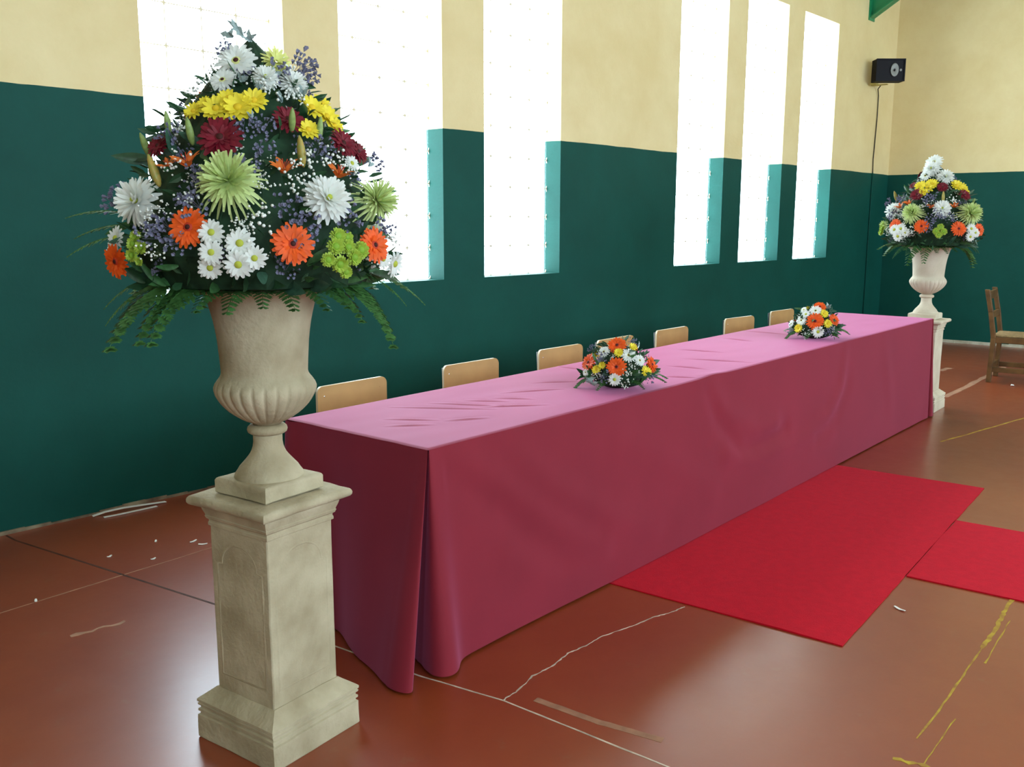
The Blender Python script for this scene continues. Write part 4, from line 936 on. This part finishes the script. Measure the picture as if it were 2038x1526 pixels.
FAR_FLOWERS = [
 ('white_gerbera', -0.051, 0.007, 1.231, -0.86, 0.02, 0.51, 0.0658),
 ('white_mum', -0.088, 0.009, 1.18, -0.87, 0.0, 0.49, 0.0656),
 ('white_mum', -0.094, -0.101, 1.116, -0.63, -0.52, 0.57, 0.065),
 ('white_back', -0.122, 0.039, 1.127, -0.82, 0.13, 0.55, 0.0464),
 ('yellow_daisy', -0.2, 0.039, 1.045, -0.83, 0.05, 0.56, 0.0499),
 ('yellow_daisy', -0.215, -0.011, 1.032, -0.83, -0.1, 0.54, 0.0496),
 ('yellow_daisy', -0.185, -0.035, 1.062, -0.8, -0.18, 0.57, 0.0458),
 ('yellow_daisy', -0.241, 0.004, 1.002, -0.84, -0.06, 0.54, 0.0382),
 ('yellow_daisy', -0.082, -0.182, 1.051, -0.48, -0.66, 0.58, 0.0495),
 ('yellow_daisy', -0.035, -0.208, 1.037, -0.33, -0.74, 0.59, 0.0458),
 ('yellow_daisy', -0.039, -0.237, 1.002, -0.33, -0.74, 0.58, 0.0343),
 ('burgundy', -0.178, -0.112, 1.038, -0.73, -0.4, 0.55, 0.0417),
 ('burgundy', -0.252, 0.047, 0.984, -0.83, 0.05, 0.55, 0.0536),
 ('burgundy', -0.086, -0.246, 0.979, -0.43, -0.7, 0.57, 0.0492),
 ('burgundy', -0.157, 0.115, 1.056, -0.74, 0.32, 0.6, 0.0311),
 ('spider', -0.342, 0.042, 0.844, -0.93, 0.02, 0.36, 0.0723),
 ('spider', -0.146, -0.314, 0.84, -0.53, -0.76, 0.37, 0.0826),
 ('white_mum_big', -0.289, -0.156, 0.876, -0.84, -0.41, 0.35, 0.0675),
 ('white_mum_big', -0.242, 0.219, 0.861, -0.8, 0.46, 0.37, 0.0703),
 ('lily', -0.284, 0.094, 0.92, -0.86, 0.29, 0.42, 0.0422),
 ('lily', -0.264, 0.164, 0.895, -0.77, 0.48, 0.42, 0.0426),
 ('lily', -0.304, -0.077, 0.888, -0.88, -0.22, 0.42, 0.0339),
 ('lily', -0.22, -0.219, 0.895, -0.64, -0.64, 0.42, 0.0413),
 ('obud', -0.097, 0.262, 0.976, -0.48, 0.6, 0.65, 0.0516),
 ('obud', -0.244, -0.143, 0.962, -0.76, -0.39, 0.52, 0.0452),
 ('bud', -0.051, -0.3, 0.927, -0.15, -0.89, 0.43, 0.0341),
 ('orange', -0.375, -0.047, 0.746, -0.96, -0.16, 0.22, 0.0527),
 ('orange', -0.264, -0.277, 0.729, -0.74, -0.63, 0.22, 0.0559),
 ('orange', -0.081, -0.365, 0.722, -0.4, -0.89, 0.23, 0.049),
 ('orange', -0.326, 0.165, 0.753, -0.93, 0.3, 0.22, 0.0502),
 ('white_daisy', -0.35, 0.161, 0.719, -0.94, 0.27, 0.23, 0.0424),
 ('white_daisy', -0.368, 0.106, 0.727, -0.96, 0.15, 0.22, 0.0421),
 ('white_daisy', -0.379, 0.121, 0.67, -0.98, 0.18, -0.1, 0.0422),
 ('white_daisy', -0.382, 0.065, 0.697, -0.98, 0.07, 0.19, 0.0343),
 ('white_daisy', -0.177, -0.339, 0.729, -0.58, -0.78, 0.23, 0.0412),
 ('white_daisy', -0.143, -0.36, 0.7, -0.51, -0.83, 0.22, 0.0375),
 ('white_daisy', -0.2, -0.344, 0.67, -0.62, -0.78, -0.1, 0.0374),
 ('button', -0.362, -0.15, 0.71, -0.91, -0.36, 0.22, 0.0262),
 ('button', -0.339, -0.172, 0.74, -0.88, -0.41, 0.22, 0.0262),
 ('button', -0.34, -0.197, 0.707, -0.87, -0.45, 0.22, 0.0261),
 ('button', -0.361, -0.17, 0.684, -0.91, -0.4, 0.05, 0.0261),
 ('button', -0.233, 0.299, 0.729, -0.75, 0.61, 0.24, 0.0276),
 ('button', -0.246, 0.3, 0.698, -0.77, 0.6, 0.22, 0.0276),
 ('statice', -0.274, -0.074, 0.951, -0.86, -0.24, 0.46, 0.0453),
 ('statice', -0.29, -0.044, 0.933, -0.92, -0.17, 0.36, 0.0454),
 ('statice', -0.265, 0.219, 0.822, -0.83, 0.44, 0.35, 0.0468),
 ('statice', -0.34, -0.108, 0.784, -0.93, -0.3, 0.21, 0.0451),
 ('statice', -0.318, -0.134, 0.821, -0.88, -0.35, 0.31, 0.045),
 ('statice', -0.28, -0.213, 0.802, -0.81, -0.53, 0.25, 0.0374),
 ('statice', -0.111, 0.296, 0.922, -0.54, 0.74, 0.41, 0.0478),
 ('statice', -0.224, 0.168, 0.956, -0.78, 0.35, 0.51, 0.0389),
 ('statice', -0.358, -0.1, 0.728, -0.94, -0.27, 0.21, 0.0376),
 ('gyp', -0.387, 0.035, 0.709, -0.98, 0.0, 0.22, 0.0418),
 ('gyp', -0.221, -0.202, 0.932, -0.74, -0.56, 0.37, 0.0451),
 ('gyp', -0.27, -0.226, 0.821, -0.77, -0.55, 0.32, 0.0411),
 ('gyp', -0.306, -0.032, 0.914, -0.93, -0.14, 0.35, 0.0416),
 ('gyp', -0.317, 0.219, 0.707, -0.89, 0.4, 0.23, 0.035),
 ('gyp', -0.338, 0.098, 0.821, -0.93, 0.14, 0.33, 0.0344),
 ('gyp', -0.103, -0.05, 1.144, -0.79, -0.35, 0.5, 0.0384),
]
CENTRE_NEAR = [
 ('white_gerbera', -0.105, 0.001, 0.163, -0.81, -0.12, 0.57, 0.0255),
 ('yellow_daisy', -0.088, -0.063, 0.163, -0.67, -0.48, 0.57, 0.0211),
 ('white_gerbera', -0.065, -0.097, 0.153, -0.52, -0.65, 0.56, 0.0316),
 ('white_gerbera', -0.029, -0.129, 0.131, -0.33, -0.8, 0.49, 0.0253),
 ('yellow_daisy', -0.015, -0.084, 0.183, -0.28, -0.7, 0.66, 0.0192),
 ('orange', -0.066, -0.038, 0.19, -0.64, -0.39, 0.65, 0.0403),
 ('orange', -0.128, 0.063, 0.114, -0.88, 0.21, 0.42, 0.0386),
 ('yellow_daisy', -0.153, 0.003, 0.091, -0.93, -0.11, 0.35, 0.0211),
 ('yellow_daisy', -0.142, -0.018, 0.111, -0.9, -0.22, 0.37, 0.0169),
 ('orange', -0.126, -0.081, 0.109, -0.78, -0.51, 0.37, 0.0418),
 ('orange', 0.051, -0.137, 0.106, 0.1, -0.92, 0.38, 0.0364),
 ('yellow_daisy', -0.021, -0.158, 0.086, -0.28, -0.89, 0.35, 0.0253),
 ('white_daisy', -0.148, -0.088, 0.06, -0.83, -0.52, 0.21, 0.0271),
 ('statice', -0.158, -0.041, 0.068, -0.92, -0.32, 0.24, 0.0273),
 ('statice', -0.128, -0.004, 0.136, -0.85, -0.15, 0.51, 0.0254),
 ('statice', 0.005, -0.065, 0.199, -0.15, -0.65, 0.75, 0.0214),
 ('statice', -0.07, 0.092, 0.161, -0.63, 0.43, 0.64, 0.0217),
 ('statice', 0.004, -0.164, 0.058, -0.16, -0.97, 0.21, 0.0212),
 ('gyp', -0.1, -0.127, 0.082, -0.63, -0.71, 0.31, 0.0292),
 ('gyp', -0.07, -0.13, 0.11, -0.52, -0.77, 0.38, 0.021),
 ('gyp', -0.124, -0.12, 0.042, -0.73, -0.67, 0.14, 0.025),
 ('gyp', -0.167, -0.016, 0.067, -0.95, -0.2, 0.24, 0.021),
 ('gyp', -0.116, -0.054, 0.139, -0.75, -0.4, 0.52, 0.0168),
 ('silver', -0.164, 0.039, 0.038, -0.96, 0.23, 0.17, 0.0383),
 ('silver', -0.169, 0.008, 0.032, -0.98, 0.05, 0.17, 0.0338),
 ('white_back', -0.149, 0.062, 0.073, -0.94, 0.19, 0.29, 0.0171),
 ('white_daisy', -0.112, 0.067, 0.133, -0.81, 0.24, 0.53, 0.0172),
]
CENTRE_FAR = [
 ('orange', -0.129, -0.054, 0.117, -0.85, -0.36, 0.4, 0.0518),
 ('white_daisy', -0.141, -0.082, 0.056, -0.86, -0.48, 0.17, 0.0364),
 ('white_gerbera', -0.129, 0.033, 0.116, -0.91, 0.1, 0.39, 0.0339),
 ('white_gerbera', -0.082, -0.032, 0.176, -0.75, -0.3, 0.59, 0.0368),
 ('white_daisy', -0.106, 0.017, 0.153, -0.84, 0.02, 0.54, 0.0277),
 ('white_gerbera', -0.088, 0.117, 0.085, -0.73, 0.59, 0.35, 0.0281),
 ('yellow_daisy', -0.153, 0.039, 0.069, -0.96, 0.11, 0.24, 0.0277),
 ('yellow_daisy', -0.086, -0.114, 0.103, -0.64, -0.69, 0.34, 0.0274),
 ('yellow_daisy', -0.064, -0.079, 0.16, -0.6, -0.59, 0.53, 0.0275),
 ('orange', -0.025, -0.128, 0.123, -0.35, -0.83, 0.45, 0.0367),
 ('orange', -0.045, -0.042, 0.199, -0.57, -0.44, 0.7, 0.0369),
 ('silver', 0.001, -0.071, 0.192, 0.01, -0.66, 0.75, 0.0339),
 ('silver', -0.101, 0.124, 0.029, -0.62, 0.76, 0.17, 0.0344),
 ('silver', -0.129, 0.088, 0.05, -0.81, 0.56, 0.17, 0.031),
 ('gyp', -0.161, -0.002, 0.045, -0.99, -0.1, 0.14, 0.0245),
 ('gyp', -0.156, -0.035, 0.047, -0.96, -0.26, 0.14, 0.0213),
 ('statice', -0.088, -0.128, 0.058, -0.64, -0.74, 0.18, 0.0274),
 ('statice', -0.106, -0.114, 0.052, -0.73, -0.67, 0.15, 0.0243),
 ('gyp', -0.064, -0.138, 0.072, -0.53, -0.81, 0.26, 0.0213),
 ('white_daisy', -0.075, 0.046, 0.177, -0.74, 0.24, 0.63, 0.0217),
]
R_ = math.radians
PROF = [(z-.70, r_) for z, r_ in ((1.272, .12), (1.29, .26), (1.30, .345), (1.38, .385), (1.51, .35), (1.65, .285), (1.75, .2), (1.83, .125), (1.94, .045), (1.985, .004))]
def ps(R0, h): return [(.004, R0*.5), (.02, R0*.9), (.3*h, R0*.93), (.55*h, R0*.78), (.78*h, R0*.52), (.92*h, R0*.28), (1.0*h, .004)]
# view-left is azimuth 147 deg, the front -122, view-right -33
FR = [(R_(150), .20, .62, .22, R_(-8), 3), (R_(156), .19, .61, .24, R_(-14), 3), (R_(176), .18, .61, .28, R_(-6), 0), (R_(164), .18, .61, .17, R_(-4), 2), (R_(192), .16, .61, .25, R_(-6), 0), (R_(207), .15, .60, .17, R_(-6), 2), (R_(222), .13, .60, .19, R_(-5), 2), (R_(238), .13, .60, .17, R_(-3), 2), (R_(-108), .13, .605, .19, R_(-5), 2), (R_(-90), .13, .60, .18, R_(-6), 2), (R_(-66), .15, .60, .18, R_(-4), 0), (R_(-52), .15, .605, .25, R_(-8), 0), (R_(-46), .17, .61, .24, R_(-4), 1), (R_(-36), .20, .625, .27, R_(-6), 3), (R_(-42), .20, .63, .22, R_(-12), 3), (R_(-40), .19, .62, .20, R_(2), 2), (R_(-76), .13, .60, .18, R_(-6), 2),
      (R_(140), .22, .72, .26, R_(14), 3), (R_(150), .24, .74, .24, R_(22), 3), (R_(160), .24, .71, .24, R_(6), 3), (R_(40), .18, .61, .22, R_(0), 1), (R_(85), .18, .61, .22, R_(0), 0), (R_(0), .18, .61, .22, R_(0), 2), (R_(120), .18, .61, .22, R_(0), 2), (R_(184), .17, .61, .24, R_(-8), 0)]
arrangement('flower_arrangement', (PN.x, PN.y, .70), 'tall domed arrangement of mixed flowers in the foreground stone urn', NEAR_FLOWERS, PROF, 21, .085, 70, 44, FR)
arrangement('flower_arrangement', (PF.x, PF.y, .70), 'domed arrangement of mixed flowers in the far stone urn beyond the table', FAR_FLOWERS, PROF, 22, .085, 50, 40, FR[:17]+FR[20:24])
c1 = TM @ Vector((1.33, .165, TH+.002)); c2 = TM @ Vector((3.60, .20, TH+.002))
FRS = [(R_(140), .08, .045, .14, R_(0), 0), (R_(190), .09, .04, .12, R_(0), 2), (R_(-60), .08, .05, .13, R_(2), 2), (R_(-35), .08, .05, .15, R_(4), 2), (R_(-10), .08, .05, .13, R_(2), 2), (R_(90), .08, .05, .13, R_(2), 2), (R_(-110), .09, .04, .11, R_(2), 2)]
arrangement('table_centrepiece', c1, 'low round flower centrepiece nearer the camera on the burgundy table', CENTRE_NEAR, ps(.175, .215), 31, .06, 26, 30, FRS, False)
arrangement('table_centrepiece', c2, 'low round flower centrepiece farther along the burgundy table', CENTRE_FAR, ps(.165, .215), 32, .06, 24, 30, FRS, False)
